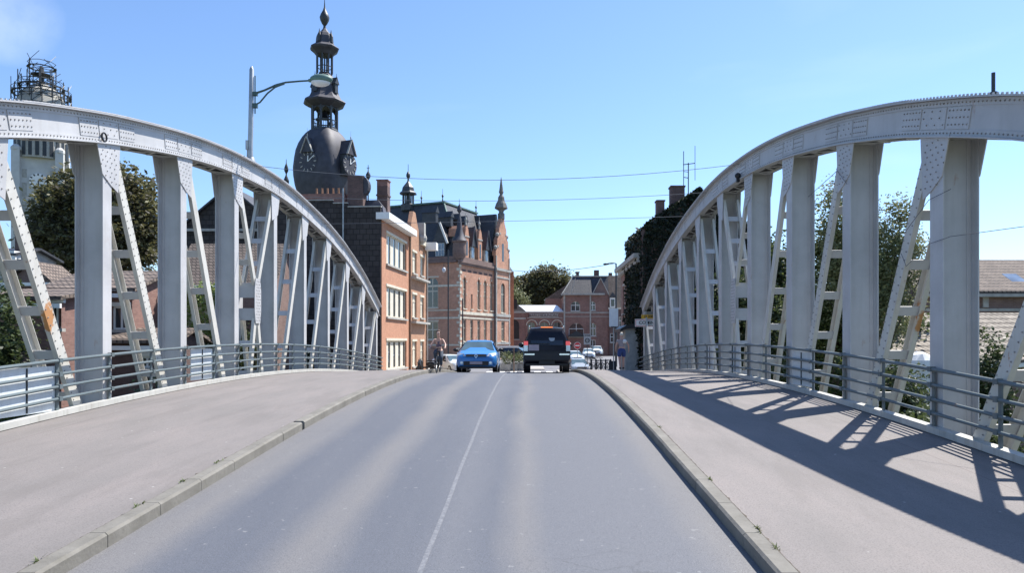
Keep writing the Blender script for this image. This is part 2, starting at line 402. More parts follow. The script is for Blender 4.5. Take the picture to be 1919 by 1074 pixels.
def leaves(mb, ells, n, size, seed, clump=.16, shell=.55, per=26, flat=0):
    rg = random.Random(seed)
    wts = [e[3] * e[4] + e[4] * e[5] + e[3] * e[5] for e in ells]
    for _ in range(n // per):
        e = rg.choices(ells, wts)[0]
        while True:
            d = Vector((rg.gauss(0, 1), rg.gauss(0, 1), rg.gauss(0, 1)))
            if d.length > .01: break
        d.normalize(); q = (shell + (1 - shell) * rg.random()) * (1 + .12 * rg.gauss(0, 1) * .6)
        c = Vector((e[0] + d.x * e[3] * q, e[1] + d.y * e[4] * q, e[2] + d.z * e[5] * q))
        cs = clump * (.5 + rg.random())
        for _ in range(per):
            p = c + Vector((rg.gauss(0, cs), rg.gauss(0, cs), rg.gauss(0, cs * .75)))
            s_ = size * (.6 + .8 * rg.random())
            a = Vector((rg.uniform(-1, 1), rg.uniform(-1, 1), rg.uniform(-.6, .6))).normalized()
            b = a.cross(Vector((rg.uniform(-1, 1), rg.uniform(-1, 1), rg.uniform(-1, 1)))).normalized()
            o = len(mb.v)
            mb.v += [tuple(p - a * s_), tuple(p + b * s_ * .5), tuple(p + a * s_), tuple(p - b * s_ * .5)]
            mb.f.append((o, o + 1, o + 2, o + 3))
def tree(name, label, base, h_trunk, ells, n, size, mat, seed, group=None, cat='tree', clump=.35, rt=.25, shell=.55, limbs=7):
    t = thing(name, label, cat, base, 0, group)
    rg = random.Random(seed)
    tr = MB(); top = max(e[2] for e in ells)
    tr.tube([(0, 0, -.2), (0, .05, h_trunk * .5), (.1, 0, h_trunk), (.1, .1, top)], [rt * 1.25, rt, rt * .8, rt * .25], 8)
    for i in range(limbs):
        e = ells[i % len(ells)]; a = rg.random() * 6.28
        tip = (e[0] + e[3] * .7 * math.cos(a), e[1] + e[4] * .7 * math.sin(a), e[2] + e[5] * rg.uniform(-.3, .7))
        z0 = h_trunk * rg.uniform(.6, 1.1)
        tr.tube([(.05, 0, z0), ((tip[0]) * .45, tip[1] * .45, z0 + (tip[2] - z0) * .55), tip], [rt * .45, rt * .3, .02], 6)
    tr.build('trunk', 'bark', t, smooth=True)
    c = MB(); leaves(c, ells, n, size, seed, clump, shell)
    c.build('crown', mat, t, fix=False)
    return t
def ivy_on(mb, quad, n, size, seed, off=.12):
    rg = random.Random(seed); a, b, c, d = [v3(p) for p in quad]
    nrm = (b - a).cross(d - a).normalized()
    for _ in range(n):
        u, w = rg.random(), rg.random()
        p = a.lerp(b, u).lerp(d.lerp(c, u), w) + nrm * rg.uniform(-off * .3, off) * (1 + .8 * math.sin(u * 23 + w * 17))
        s_ = size * (.6 + .8 * rg.random())
        x = Vector((rg.uniform(-1, 1), rg.uniform(-1, 1), rg.uniform(-1, 1))).normalized(); y = (nrm + Vector((rg.uniform(-.9, .9), rg.uniform(-.9, .9), rg.uniform(-.9, .9)))).cross(x).normalized()
        o = len(mb.v)
        mb.v += [tuple(p - x * s_), tuple(p + y * s_ * .7), tuple(p + x * s_), tuple(p - y * s_ * .7)]; mb.f.append((o, o + 1, o + 2, o + 3))

# walls with real openings.  G maps (u along wall, w inward, z) to local coordinates
def G(o, u, n):
    o, u, n = v3(o), v3(u), v3(n)
    return lambda a, b, c: tuple(o + u * a + n * b + Vector((0, 0, c)))
def wall(mb, g, x0, x1, z0, z1, ops, t=.22):
    xs = sorted({x0, x1, *[v for o in ops for v in o[:2]]}); zs = sorted({z0, z1, *[v for o in ops for v in o[2:4]]})
    for i in range(len(xs) - 1):
        for k in range(len(zs) - 1):
            a, b, c, d = xs[i], xs[i + 1], zs[k], zs[k + 1]; mx_, mz = (a + b) / 2, (c + d) / 2
            if any(o[0] < mx_ < o[1] and o[2] < mz < o[3] for o in ops): continue
            mb.add([g(a, 0, c), g(b, 0, c), g(b, 0, d), g(a, 0, d)], [(0, 1, 2, 3)])
    for o in ops:
        a, b, c, d = o[:4]
        q = [(a, c), (b, c), (b, d), (a, d)]
        for i in range(4):
            p, r = q[i], q[(i + 1) % 4]
            mb.add([g(p[0], 0, p[1]), g(r[0], 0, r[1]), g(r[0], t, r[1]), g(p[0], t, p[1])], [(0, 1, 2, 3)])
        if len(o) > 4 and o[4]:
            rr = (b - a) / 2; mx_ = (a + b) / 2; rz = min(rr, (d - c) * .6)
            arc = [(mx_ + rr * math.cos(x), d - rz + rz * math.sin(x)) for x in [math.pi * j / 10 for j in range(11)]]
            for side in (arc[:6] + [(b, d)], arc[5:] + [(a, d)]):
                mb.loft([[g(p[0], .004, p[1]) for p in side], [g(p[0], t, p[1]) for p in side]])
def window(parent, g, o, fm='white', pm='glass', nx=2, zs=(.6,), rec=.12, fw=.07, sill=None, lintel=None, name='window'):
    a, b, c, d = o[:4]
    w = MB()
    def b_(x0, x1, z0, z1, y0=rec, y1=rec + .07): w.loft([[g(x, y, z0) for x, y in ((x0, y0), (x1, y0), (x1, y1), (x0, y1))], [g(x, y, z1) for x, y in ((x0, y0), (x1, y0), (x1, y1), (x0, y1))]])
    b_(a + .003, a + fw, c + .003, d - .003); b_(b - fw, b - .003, c + .003, d - .003); b_(a + fw, b - fw, c + .003, c + fw); b_(a + fw, b - fw, d - fw, d - .003)
    for i in range(1, nx):
        x = a + (b - a) * i / nx; b_(x - fw / 2, x + fw / 2, c + fw, d - fw, rec + .002, rec + .068)
    for z in zs:
        z = c + (d - c) * z; b_(a + fw, b - fw, z - fw / 2, z + fw / 2, rec + .004, rec + .066)
    f = w.build(name, fm, parent)
    p = MB(); p.loft([[g(a + .01, rec + .04, c + .01), g(b - .01, rec + .04, c + .01), g(b - .01, rec + .05, c + .01), g(a + .01, rec + .05, c + .01)], [g(a + .01, rec + .04, d - .01), g(b - .01, rec + .04, d - .01), g(b - .01, rec + .05, d - .01), g(a + .01, rec + .05, d - .01)]])
    p.build('pane', pm, f)
    if sill:
        s_ = MB(); s_.loft([[g(x, y, c - .12) for x, y in ((a - .1, -.12), (b + .1, -.12), (b + .1, .1), (a - .1, .1))], [g(x, y, c + .002) for x, y in ((a - .1, -.12), (b + .1, -.12), (b + .1, .1), (a - .1, .1))]]); s_.build('sill', sill, f)
    if lintel:
        s_ = MB(); s_.loft([[g(x, y, d - .002) for x, y in ((a - .1, -.04), (b + .1, -.04), (b + .1, .1), (a - .1, .1))], [g(x, y, d + .16) for x, y in ((a - .1, -.04), (b + .1, -.04), (b + .1, .1), (a - .1, .1))]]); s_.build('lintel', lintel, f)
    return f
def gbox(mb, g, x0, x1, y0, y1, z0, z1):
    mb.loft([[g(x, y, z) for x, y in ((x0, y0), (x1, y0), (x1, y1), (x0, y1))] for z in (z0, z1)])
def closing(mb, W_, D_, z0, z1, front=True, left=True):
    # the remaining faces of a building block (local x 0..W, y 0..D)
    if not front: mb.add([(0, 0, z0), (W_, 0, z0), (W_, 0, z1), (0, 0, z1)], [(0, 1, 2, 3)])
    mb.add([(W_, 0, z0), (W_, D_, z0), (W_, D_, z1), (W_, 0, z1)], [(0, 1, 2, 3)])
    mb.add([(W_, D_, z0), (0, D_, z0), (0, D_, z1), (W_, D_, z1)], [(0, 1, 2, 3)])
    if left: mb.add([(0, D_, z0), (0, 0, z0), (0, 0, z1), (0, D_, z1)], [(0, 1, 2, 3)])
    mb.add([(0, 0, z1), (W_, 0, z1), (W_, D_, z1), (0, D_, z1)], [(0, 1, 2, 3)])
# ------------------------------------------------------------------ deck profile, road, pavements, terrain
YC, LC, SL = 24.9, 14.0, .0664
def dz(y):
    u = abs(y - YC)
    top = SL * (YC - LC) + SL * LC / 2
    if u <= LC: return top - SL * u * u / (2 * LC)
    z = top - SL * LC / 2 - SL * (u - LC)
    if y > YC:   # run out into the level street
        return max(z, 0) if z > .25 else .25 * math.exp(-(.25 - z) / .25) if z > -1.2 else 0.0
    return z
KR, KL = 2.0, -3.95
TR, TL = 6.82, -9.08
DP = .60
def strip(xa, xb, y0, y1, dy, zo, zb=None, za_=0, zc_=0):
    mb = MB(); n = int((y1 - y0) / dy); rings = []
    for i in range(n + 1):
        y = y0 + (y1 - y0) * i / n; z = dz(y) + zo
        rings.append([(xa, y, z + za_), (xb, y, z + zc_)] + ([(xb, y, z - zb), (xa, y, z - zb)] if zb else []))
    return mb.loft(rings, bool(zb), bool(zb), bool(zb))
struct('road', strip(KL, KR, -30, 52, 1.0, 0, .5), 'asphalt')
struct('pavement_left', strip(-9.12, KL - .18, -30, 47, 1.0, .128, .42, za_=-.10), 'pave')
struct('pavement_right', strip(KR + .18, 6.85, -30, 47, 1.0, .128, .42, zc_=-.10), 'pave')
# kerb stones, 1 m pieces with open joints
def kerb(side):
    mb = MB(); rg = random.Random(5 + side); y = -14.0
    while y < 50:
        L = 1.0; g_ = .004; j = rg.uniform(-.003, .003)
        xi = KR if side > 0 else KL; xo = xi + side * .17
        y0, y1 = y + g_, y + L - g_; c = .025
        sec = lambda yy: [(xi + j, yy, dz(yy) - .2), (xi + j, yy, dz(yy) + .14 - c), (xi + j + side * c, yy, dz(yy) + .14), (xo, yy, dz(yy) + .14), (xo, yy, dz(yy) - .2)]
        if side < 0 and 13.0 <= y < 13.9:      # the broken stone
            y0 += .12
        mb.loft([sec(y0), sec(y1)])
        y += L
    xi = KR if side > 0 else KL
    return mb
struct('kerb_left', kerb(-1), 'kerb'); struct('kerb_right', kerb(1), 'kerb')
mb = MB(); y = -8.0
rings = [[(-.93 + .004 * math.sin(v * 1.7) - .024, v, dz(v) + .004), (-.93 + .004 * math.sin(v * 1.7) + .024, v, dz(v) + .004)] for v in [i * .5 for i in range(-16, 96)]]
struct('centre_line', mb.loft(rings, False, False, False), 'line')
# white parking dashes on the far right pavement are patches of sunlight: none painted.
def ground_z(x, y):
    # low land beside the bridge, street level in the town beyond
    s = min(max((y - 44.5) / 2.5, 0), 1); s = s * s * (3 - 2 * s)
    low = -3.6 + .35 * math.sin(x * .3) * math.cos(y * .23)
    if y < -6: low = low + (min((-6 - y) / 12, 1)) * 3.0
    return low * (1 - s) - .06 * s
mb = MB()
xs = [-2500, -900, -400, -200, -120] + [-80 + 4 * i for i in range(41)] + [120, 200, 400, 900, 2500]
ys = [-300, -100, -50, -30, -20, -12] + [-8 + 2 * i for i in range(24)] + [40 + .8 * i for i in range(10)] + [50, 60, 80, 120, 160, 240, 400, 800, 1600, 3500]
vs = [(x, y, ground_z(x, y)) for y in ys for x in xs]; nx_ = len(xs)
mb.add(vs, [(j * nx_ + i, j * nx_ + i + 1, (j + 1) * nx_ + i + 1, (j + 1) * nx_ + i) for j in range(len(ys) - 1) for i in range(nx_ - 1)])
struct('ground', mb, 'terrain', smooth=True)
mb = MB(); mb.add([(-34, 46, -.03), (24, 46, -.03), (24, 123, -.03), (-34, 123, -.03)], [(0, 1, 2, 3)]); struct('street', mb, 'street')
mb = MB()
mb.box(KR + .18, 7.05, 47, 60, -.3, .12); mb.box(-9.2, KL - 2.0, 47.0, 74, -.3, .12)
struct('pavement_town', mb, 'paving')
mb = MB(); mb.box(-3.4, 1.3, 63.5, 71, -.2, .04); struct('traffic_island', mb, 'paving')
mb = MB()
for i in range(8): mb.add([(-3.4 + i * .95, 57.2, -.026), (-2.9 + i * .95, 57.2, -.026), (-2.9 + i * .95, 60.2, -.026), (-3.4 + i * .95, 60.2, -.026)], [(0, 1, 2, 3)])
struct('crosswalk', mb, 'white')
# dark dirt-filled joint behind each kerb
for side, nm in ((-1, 'left'), (1, 'right')):
    rg = random.Random(9 + side); xo = (KR if side > 0 else KL) + side * .172; rings = []
    for i in range(1100):
        y = -5 + i * .05; w_ = .008 + .014 * rg.random() ** 2 + (.02 if rg.random() < .03 else 0)
        rings.append([(xo - side * .004, y, dz(y) + .1415), (xo + side * w_, y, dz(y) + .1325)])
    struct('kerb_joint_' + nm, MB().loft(rings, False, False, False), 'soil')
# weeds in the gutter joint
rg = random.Random(3); wn = 0
for side, yy in [(-1, 4.9), (-1, 5.6), (-1, 6.25), (-1, 7.9), (-1, 8.9), (-1, 9.9), (1, 5.3), (1, 6.6), (1, 7.1), (1, 9.0), (1, 12.5)]:
    c = MB(); x0 = (KR + .178 if side > 0 else KL - .178)
    for _ in range(16):
        a = rg.random() * 6.28; l = rg.uniform(.02, .06); y_ = yy + rg.gauss(0, .05)
        bx = x0 + rg.gauss(0, .012); z_ = dz(y_) + .135
        o = len(c.v); dx, dy = math.cos(a) * l, math.sin(a) * l
        c.v += [(bx - dy * .2, y_ + dx * .2, z_), (bx + dy * .2, y_ - dx * .2, z_), (bx + dx, y_ + dy, z_ + l * .8)]; c.f.append((o, o + 1, o + 2))
    w = c.build('weed', 'green', fix=False)
    tag(w, '%s weed tuft from the camera in the %s kerb joint' % ((wl := {-1: ['nearest', 'second', 'third', 'fourth', 'fifth', 'sixth'], 1: ['nearest', 'second', 'third', 'fourth', 'fifth']}[side])[(wn := wn + 1) - 1 - (6 if side > 0 else 0)], 'left' if side < 0 else 'right'), 'weed', 'weeds in the %s kerb joint' % ('left' if side < 0 else 'right'))
# ------------------------------------------------------------------ arch trusses
PROF = [(4.6, 3.2), (5.4, 3.75), (8, 4.95), (10.27, 5.81), (13.18, 6.64), (15.14, 7.09), (16.6, 7.38), (19.5, 7.84), (22.24, 8.13), (25, 8.26), (27, 8.26), (29.15, 8.14), (33.3, 7.68), (37.35, 6.95), (40.9, 6.03), (44.2, 4.92), (45.4, 4.45)]
def at_(y):
    for i in range(len(PROF) - 1):
        if PROF[i][0] <= y <= PROF[i + 1][0]: break
    p = PROF; i0, i3 = max(i - 1, 0), min(i + 2, len(p) - 1)
    (a, A), (b, B) = p[i], p[i + 1]; h = b - a; t = (y - a) / h
    m0 = (B - p[i0][1]) / (b - p[i0][0]); m1 = (p[i3][1] - A) / (p[i3][0] - a)
    return (2 * t**3 - 3 * t * t + 1) * A + (t**3 - 2 * t * t + t) * h * m0 + (-2 * t**3 + 3 * t * t) * B + (t**3 - t * t) * h * m1
def nrm_(y):
    s = (at_(min(y + .2, 45.3)) - at_(max(y - .2, 4.7))) / (min(y + .2, 45.3) - max(y - .2, 4.7))
    l = math.hypot(1, s); return (-s / l, 1 / l), (1 / l, s / l)      # normal, tangent in (y,z)
PITCH = 3.552
CY = [24.95 + PITCH * (k - 5.5) for k in range(12)]
DEP = .62
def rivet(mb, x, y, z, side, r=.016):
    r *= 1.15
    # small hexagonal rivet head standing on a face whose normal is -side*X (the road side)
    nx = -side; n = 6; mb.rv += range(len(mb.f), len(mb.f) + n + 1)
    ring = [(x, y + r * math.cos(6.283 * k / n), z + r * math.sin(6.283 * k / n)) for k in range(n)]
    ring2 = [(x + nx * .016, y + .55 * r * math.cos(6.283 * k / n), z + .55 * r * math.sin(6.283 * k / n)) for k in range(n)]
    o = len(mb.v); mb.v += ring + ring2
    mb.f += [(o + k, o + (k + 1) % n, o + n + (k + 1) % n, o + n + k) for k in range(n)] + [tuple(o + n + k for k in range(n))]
def truss(side, X0, label):
    # X0 = road-side face, the truss is .7 m deep outwards
    t = thing('arch_truss', label, 'bridge truss', (X0 + side * .30, 24.95, dz(24.95) - 1.6), 0, None)
    Xi, Xo = X0, X0 + side * DP
    off = lambda y, d: (y + nrm_(y)[0][0] * d, at_(y) + nrm_(y)[0][1] * d)   # point d below(-)/above the top line
    ys_ = [4.7 + (45.3 - 4.7) * i / 110 for i in range(111)]
    arch = MB()
    def band(xa, xb, d0, d1, yy=ys_):
        arch.loft([[(xa, *off(y, d0)), (xb, *off(y, d0)), (xb, *off(y, d1)), (xa, *off(y, d1))] for y in yy])
    band(Xi + side * .010, Xi + side * .045, -.03, -DEP + .02)            # road-side web
    band(Xo - side * .045, Xo - side * .010, -.03, -DEP + .02)            # outer web
    band(Xi - side * .145, Xo + side * .10, 0, -.025)                       # top plate
    band(Xi - side * .08, Xi + side * .14, -DEP + .02, -DEP)              # bottom angles
    band(Xo - side * .14, Xo + side * .03, -DEP + .02, -DEP)
    band(Xi - side * .008, Xi + side * .0102, -.031, -.135)               # upper angle leg
    band(Xi - side * .008, Xi + side * .0102, -DEP + .115, -DEP + .021)   # lower angle leg
    # second top plate over the middle third
    band(Xi - side * .15, Xo + side * .08, .022, .001, [y for y in ys_ if 13 < y < 37])
    s_ = 5.0; nr = 0
    while s_ < 45.0:
        near = s_ < 32
        for d in ((-.085, -DEP + .068) if near else ()):
            a, b = off(s_, d); rivet(arch, Xi - side * .0075, a, b, side, .015)
        a, b = off(s_, .018)
        if s_ < 26: arch.box(min(Xi - side * .145, Xi - side * .12), max(Xi - side * .145, Xi - side * .12), a - .014, a + .014, b - .022, b + .008)
        s_ += (.105 if s_ < 20 else .16)
    A = arch.build('arch', 'steel', t, world=True)
    # splice plates at the nodes
    for k, y in enumerate(CY[1:-1]):
        sp = MB()
        for q, (y0, y1, e) in enumerate(((y - 1.05, y - .42, .006), (y - .36, y + .36, .004), (y + .42, y + 1.05, .006))):
            yy = [y0 + (y1 - y0) * i / 4 for i in range(5)]
            sp.loft([[(Xi - side * e, *off(v, -.15)), (Xi + side * .012, *off(v, -.15)), (Xi + side * .012, *off(v, -DEP + .13)), (Xi - side * e, *off(v, -DEP + .13))] for v in yy])
            if y < 30:
                m = 6
                for i in range(m):
                    for d in (-.19, -.30, -.41):
                        if q == 1 and (i + int(-d * 10)) % 2: continue
                        a, b = off(y0 + .05 + (y1 - y0 - .1) * i / (m - 1), d - .01); rivet(sp, Xi - side * e, a, b, side, .014)
        sp.build('splice_plate', 'steel', A, world=True)
    # lacing under the arch between the two webs
    for k in range(len(CY) - 1):
        n = 5; lc = MB()
        for i in range(n):
            ya = CY[k] + .35 + (PITCH - .7) * i / n; yb = CY[k] + .35 + (PITCH - .7) * (i + 1) / n
            a = off(ya, -DEP - .012); b = off(yb, -DEP - .012)
            xa, xb = (Xi + side * .06, Xo - side * .06) if i % 2 else (Xo - side * .06, Xi + side * .06)
            lc.bar((xa, *a), (xb, *b), .07, .012)
        for e in (.30, PITCH - .30):
            a = off(CY[k] + e, -DEP - .005); lc.bar((Xi + side * .02, *a), (Xo - side * .02, *a), .16, .014)
        lc.build('lacing', 'steel', A, world=True)
    # columns: I sections, web across the bridge
    for k, y in enumerate(CY):
        c = MB(); zt = at_(y) - DEP / max(nrm_(y)[0][1], .5) + .03; zb = dz(y) - 1.5; w = .20 if side > 0 else .165
        c.box(min(Xi, Xi + side * .022), max(Xi, Xi + side * .022), y - w, y + w, zb, zt)
        c.box(min(Xo, Xo - side * .022), max(Xo, Xo - side * .022), y - w, y + w, zb, zt)
        x0, x1 = sorted((Xi + side * .022, Xo - side * .022))
        c.box(x0, x1, y - .012, y + .012, zb, zt)
        for xx in (Xi + side * .023, Xo - side * .023):                     # web angles
            s2 = 1 if xx == Xi + side * .023 else -1
            xa, xb = sorted((xx, xx + s2 * side * .085))
            c.box(xa, xb, y - .026, y - .012, zb, zt)
            c.box(xa, xb, y + .012, y + .026, zb, zt)
            xa, xb = sorted((xx, xx + s2 * side * .014)); c.box(xa, xb, y - .10, y - .026, zb, zt)
        col = c.build('column', 'steel', t, world=True)
        # gussets flaring under the arch on both faces
        gh = min(1.0, (zt - zb) * .22) * (.9 if 0 < k < 11 else .4)
        for xx, sgn in ((Xi, -1), (Xo, 1)):
            g_ = MB(); xa, xb = sorted((xx + sgn * side * .001, xx + sgn * side * .019))
            zl, zr = at_(max(y - .42, 4.7)) - DEP / nrm_(y)[0][1], at_(min(y + .42, 45.3)) - DEP / nrm_(y)[0][1]
            if k in (0, 11): wl = wr = .3
            else: wl = wr = .42
            poly = [(y - .2, zt - gh), (y + .2, zt - gh), (y + wr, zt - gh * .42), (y + wr, zr + .05), (y - wl, zl + .05), (y - wl, zt - gh * .42)]
            if k not in (0, 11):
                dirn = 1 if y < 24.95 else -1   # diagonal leaves toward mid-span
                if dirn > 0: poly = [(y - .2, zt - gh * .8), (y + .12, zt - gh), (y + .40, zt - gh * 1.12), (y + wr + .06, zr + .05), (y - wl, zl + .05)]
                else: poly = [(y - .40, zt - gh * 1.12), (y - .12, zt - gh), (y + .2, zt - gh * .8), (y + wr, zr + .05), (y - wl - .06, zl + .05)]
            g_.prism(poly, xa, xb, 'yz')
            for i in range(8 if (k < 6 and sgn < 0) else 0):
                for j in range(4):
                    yy = y - .26 + j * .17 + (.06 if i % 2 else 0); zz = zt - .1 - i * gh * .115
                    if zz > at_(yy) - DEP / nrm_(yy)[0][1] - .02: continue
                    if yy < y - .12 and i > 4: continue
                    rivet(g_, Xi - side * .019, yy, zz, side, .014)
            g_.build('gusset', 'steel', col, world=True)
        # portal stiffening at the top of the far columns (road-crossing frame)
        if False:
            h = MB(); x0, x1 = sorted((Xi + side * .03, Xo - side * .03))
            h.box(x0, x1, y + .10, y + .112, zt - .34, zt + .01); h.box(x0, x1, y - .112, y - .10, zt - .34, zt + .01)
            h.build('stiffener', 'steel', col, world=True)
    # diagonals: laddered pairs of bars with battens
    def ladder(p0, p1, name='diagonal', nb=5, w=.25, mat='steel_warm', f0=.1, f1=.95, riv=False):
        (ya, za), (yb, zb_) = p0, p1
        d = MB()
        for xx, sg in ((Xi, 1), (Xo, -1)):
            x_ = xx + sg * side * .045
            d.bar((x_ - sg * side * .022, ya, za), (x_ - sg * side * .022, yb, zb_), w, .016, up=(1, 0, 0))
            dirv = Vector((0, yb - ya, zb_ - za)).normalized(); nn = Vector((0, -dirv.z, dirv.y))
            for e in (-1, 1):
                o_ = nn * (e * (w / 2 - .008))
                d.bar(Vector((x_ + sg * side * .026, ya, za)) + o_, Vector((x_ + sg * side * .026, yb, zb_)) + o_, .012, .08, up=(1, 0, 0))
            if riv and xx == Xi:
                L = math.hypot(yb - ya, zb_ - za); m = int(L / .16)
                for i in range(1, m):
                    f = i / m
                    for e in (-.075, .075):
                        rivet(d, Xi + side * .0145, ya + (yb - ya) * (f + (.01 if e > 0 else 0)) + nn.y * e, za + (zb_ - za) * f + nn.z * e, side, .014)
        D = d.build(name, mat, t, world=True)
        for i in range(nb):
            b = MB()
            f = f0 + (f1 - f0) * (i + .5) / nb; y_ = ya + (yb - ya) * f; z_ = za + (zb_ - za) * f
            dirv = Vector((0, yb - ya, zb_ - za)).normalized(); nn = Vector((0, -dirv.z, dirv.y))
            x0, x1 = sorted((Xi + side * .06, Xo - side * .06))
            sgn_ = -1 if nn.y > 0 else 1; y2_, z2_ = y_ + nn.y * sgn_ * (w / 2 - .04), z_ + nn.z * sgn_ * (w / 2 - .04)
            b.bar((x0, y2_, z2_), (x1, y2_, z2_), .014, .19, up=tuple(dirv))
            b.build('batten', 'steel', D, world=True)
    for k in range(1, 11):
        y = CY[k]; zt = at_(y) - DEP / nrm_(y)[0][1]
        if k < 5: ladder((y + .30, zt - .15), (CY[k + 1] - .38, dz(CY[k + 1]) - 1.2), nb=5 + (k > 1), riv=k < 4)
        elif k > 6: ladder((y - .30, zt - .15), (CY[k - 1] + .38, dz(CY[k - 1]) - 1.2), nb=5)
    ladder((CY[0] + .2, at_(CY[0]) - .7), (CY[1] - .4, dz(CY[1]) - 1.2), nb=3); ladder((CY[11] - .2, at_(CY[11]) - .7), (CY[10] + .4, dz(CY[10]) - 1.2), nb=4)
    zt = at_(CY[5]) - DEP
    for sg, yk in ((1, CY[5]), (-1, CY[6])):
        ladder((yk + sg * .28, zt - .2), (24.95 - sg * .12, 4.3), 'diagonal', 3, .2, f1=.9)
        ladder((24.95 - sg * .12, 3.15), (yk + sg * .9, -.3), 'diagonal', 3, .2)
    g_ = MB()
    for xx, sgn in ((Xi, -1), (Xo, 1)):
        xa, xb = sorted((xx + sgn * side * .001, xx + sgn * side * .02))
        g_.prism([(24.75, 3.0), (25.15, 3.0), (25.24, 3.4), (25.24, 4.1), (25.15, 4.5), (24.75, 4.5), (24.66, 4.1), (24.66, 3.4)], xa, xb, 'yz')
    for i in range(14):
        for e in (-.14, 0, .14): rivet(g_, Xi - side * .02, 24.95 + e + (.05 if i % 2 else -.02), 3.1 + i * .1, side, .016)
    x0, x1 = sorted((Xi + side * .02, Xo - side * .02))
    g_.box(x0, x1, 24.80, 24.82, 3.85, 4.35); g_.box(x0, x1, 24.80, 24.82, 3.1, 3.5)
    g_.build('crossing_plate', 'steel', t, world=True)
    # bottom chord and cross-girder ends
    ch = MB(); yy = [4.7 + (45.3 - 4.7) * i / 40 for i in range(41)]
    for xa, xb in ((Xi + side * .03, Xi + side * .06), (Xo - side * .06, Xo - side * .03)):
        ch.loft([[(xa, y, dz(y) - .45), (xb, y, dz(y) - .45), (xb, y, dz(y) - 1.25), (xa, y, dz(y) - 1.25)] for y in yy])
    ch.loft([[(Xi - side * .02, y, dz(y) - 1.25), (Xo + side * .05, y, dz(y) - 1.25), (Xo + side * .05, y, dz(y) - 1.29), (Xi - side * .02, y, dz(y) - 1.29)] for y in yy])
    ch.build('bottom_chord', 'steel', t, world=True)
    return t
TRR = truss(1, TR, 'grey riveted steel arch truss right of the road, shadowing the pavement')
TRL = truss(-1, TL, 'grey riveted steel arch truss left of the road, carrying the street lamp')
# deck underside & edge
mb = MB(); mb.loft([[(TL + .0, y, dz(y) - .31), (TR - .0, y, dz(y) - .31), (TR, y, dz(y) - .55), (TL, y, dz(y) - .55)] for y in [4.5 + i for i in range(42)]])
struct('bridge_deck', mb, 'concrete')
for nm, y0 in (('near', -30), ('far', 45.4)):
    mb = MB(); mb.box(-9.6, 7.5, (y0 if y0 < 0 else y0), (4.4 if y0 < 0 else 48.5), -4.2, dz(4.4) - .5 if y0 < 0 else -.62)
    o = struct('abutment', mb, 'concrete')
# ------------------------------------------------------------------ railings
def railing(side, XR, label, panels):
    t = thing('railing', label, 'railing', (XR, 24.95, dz(24.95) + .05))
    ys_ = [4.0 + .8883 * i for i in range(48)]
    for h in (.33, .56, .80, 1.06):
        r = MB(); r.tube([(XR - side * .06, y, dz(y) + .05 + h) for y in ys_], .030 if h < 1 else .034, 8)
        r.build('rail', 'rail', t, smooth=True, world=True)
    for i in range(23):
        y = CY[0] + PITCH / 2 * i; z = dz(y) + .05
        if y > 45: break
        p = MB(); p.box(min(XR, XR - side * .025), max(XR, XR - side * .025), y - .04, y + .04, z + .05, z + 1.10)
        for h in (.33, .56, .80, 1.06): p.box(*sorted((XR - side * .02, XR - side * .10)), y - .05, y + .05, z + h - .042, z + h + .042)
        p.build('post', 'rail', t, world=True)
    e = MB(); e.loft([[(XR - side * .10, y, dz(y) + .045), (XR - side * .10, y, dz(y) + .155), (XR + side * .06, y, dz(y) + .16), (XR + side * .06, y, dz(y) + .045)] for y in ys_])
    e.build('base_strip', 'strip', t, world=True)
    for (y0, y1) in panels:
        p = MB(); p.box(*sorted((XR + side * .005, XR + side * .03)), y0, y1, dz((y0 + y1) / 2) + .20, dz((y0 + y1) / 2) + 1.05)
        p.build('infill_panel', 'panel', t, world=True)
        m = (y0 + y1) / 2; b = MB(); b.box(*sorted((XR + side * .004, XR - side * .015)), m - .012, m + .012, dz(m) + .22, dz(m) + 1.03); b.build('panel_joint', 'iron', t, world=True)
railing(1, TR - .03, 'dark grey four-rail railing along the right pavement', [(18.0, 19.3), (24.1, 25.2), (27.6, 28.6)])
railing(-1, TL + .03, 'dark grey four-rail railing along the left pavement', [(12.55, 14.35), (20.0, 21.35), (13.9+2.9, 17.5)][:2])
# ------------------------------------------------------------------ lamp and fittings on the arches
YL = 24.6; XL = PX(470, YL)
t = thing('street_lamp', 'tall grey lamp post with a green curved arm, standing on the left arch', 'street lamp', (XL, YL, 8.26))
p = MB(); p.tube([(0, 0, -.1), (-.02, 0, .5), (0, 0, 1.2), (.03, 0, 3.1), (.03, 0, 3.2)], [.10, .085, .085, .075, .03], 10); p.lathe([(.17, -.06), (.17, .05), (.11, .2)], n=10); p.build('pole', 'galv', t, smooth=True)
b = MB(); b.box(-.14, -.05, -.1, .02, .45, .75); b.tube([(-.09, -.05, .45), (-.1, -.05, .2), (-.2, -.05, .05)], .02, 6); b.build('junction_box', 'galv', t)
a = MB()
up = [(.1, 0, 2.30), (.45, 0, 2.42), (.85, 0, 2.60), (1.15, 0, 2.68), (1.6, 0, 2.72), (1.95, 0, 2.74)]
dn = [(.1, 0, 1.92), (.30, 0, 2.02), (.55, 0, 2.32), (.80, 0, 2.52), (1.05, 0, 2.62)]
a.tube(up, [.04, .035, .035, .032, .03, .03], 8); a.tube(dn, .028, 8); a.tube([(.14, 0, 1.65), (.14, 0, 2.9)], .022, 6)
a.box(.04, .22, -.06, .06, 2.24, 2.36); a.box(.04, .22, -.06, .06, 1.84, 1.98); a.bar((.78, 0, 2.56), (1.1, 0, 2.65), .07, .07)
a.build('arm', 'lamp_green', t, smooth=True)
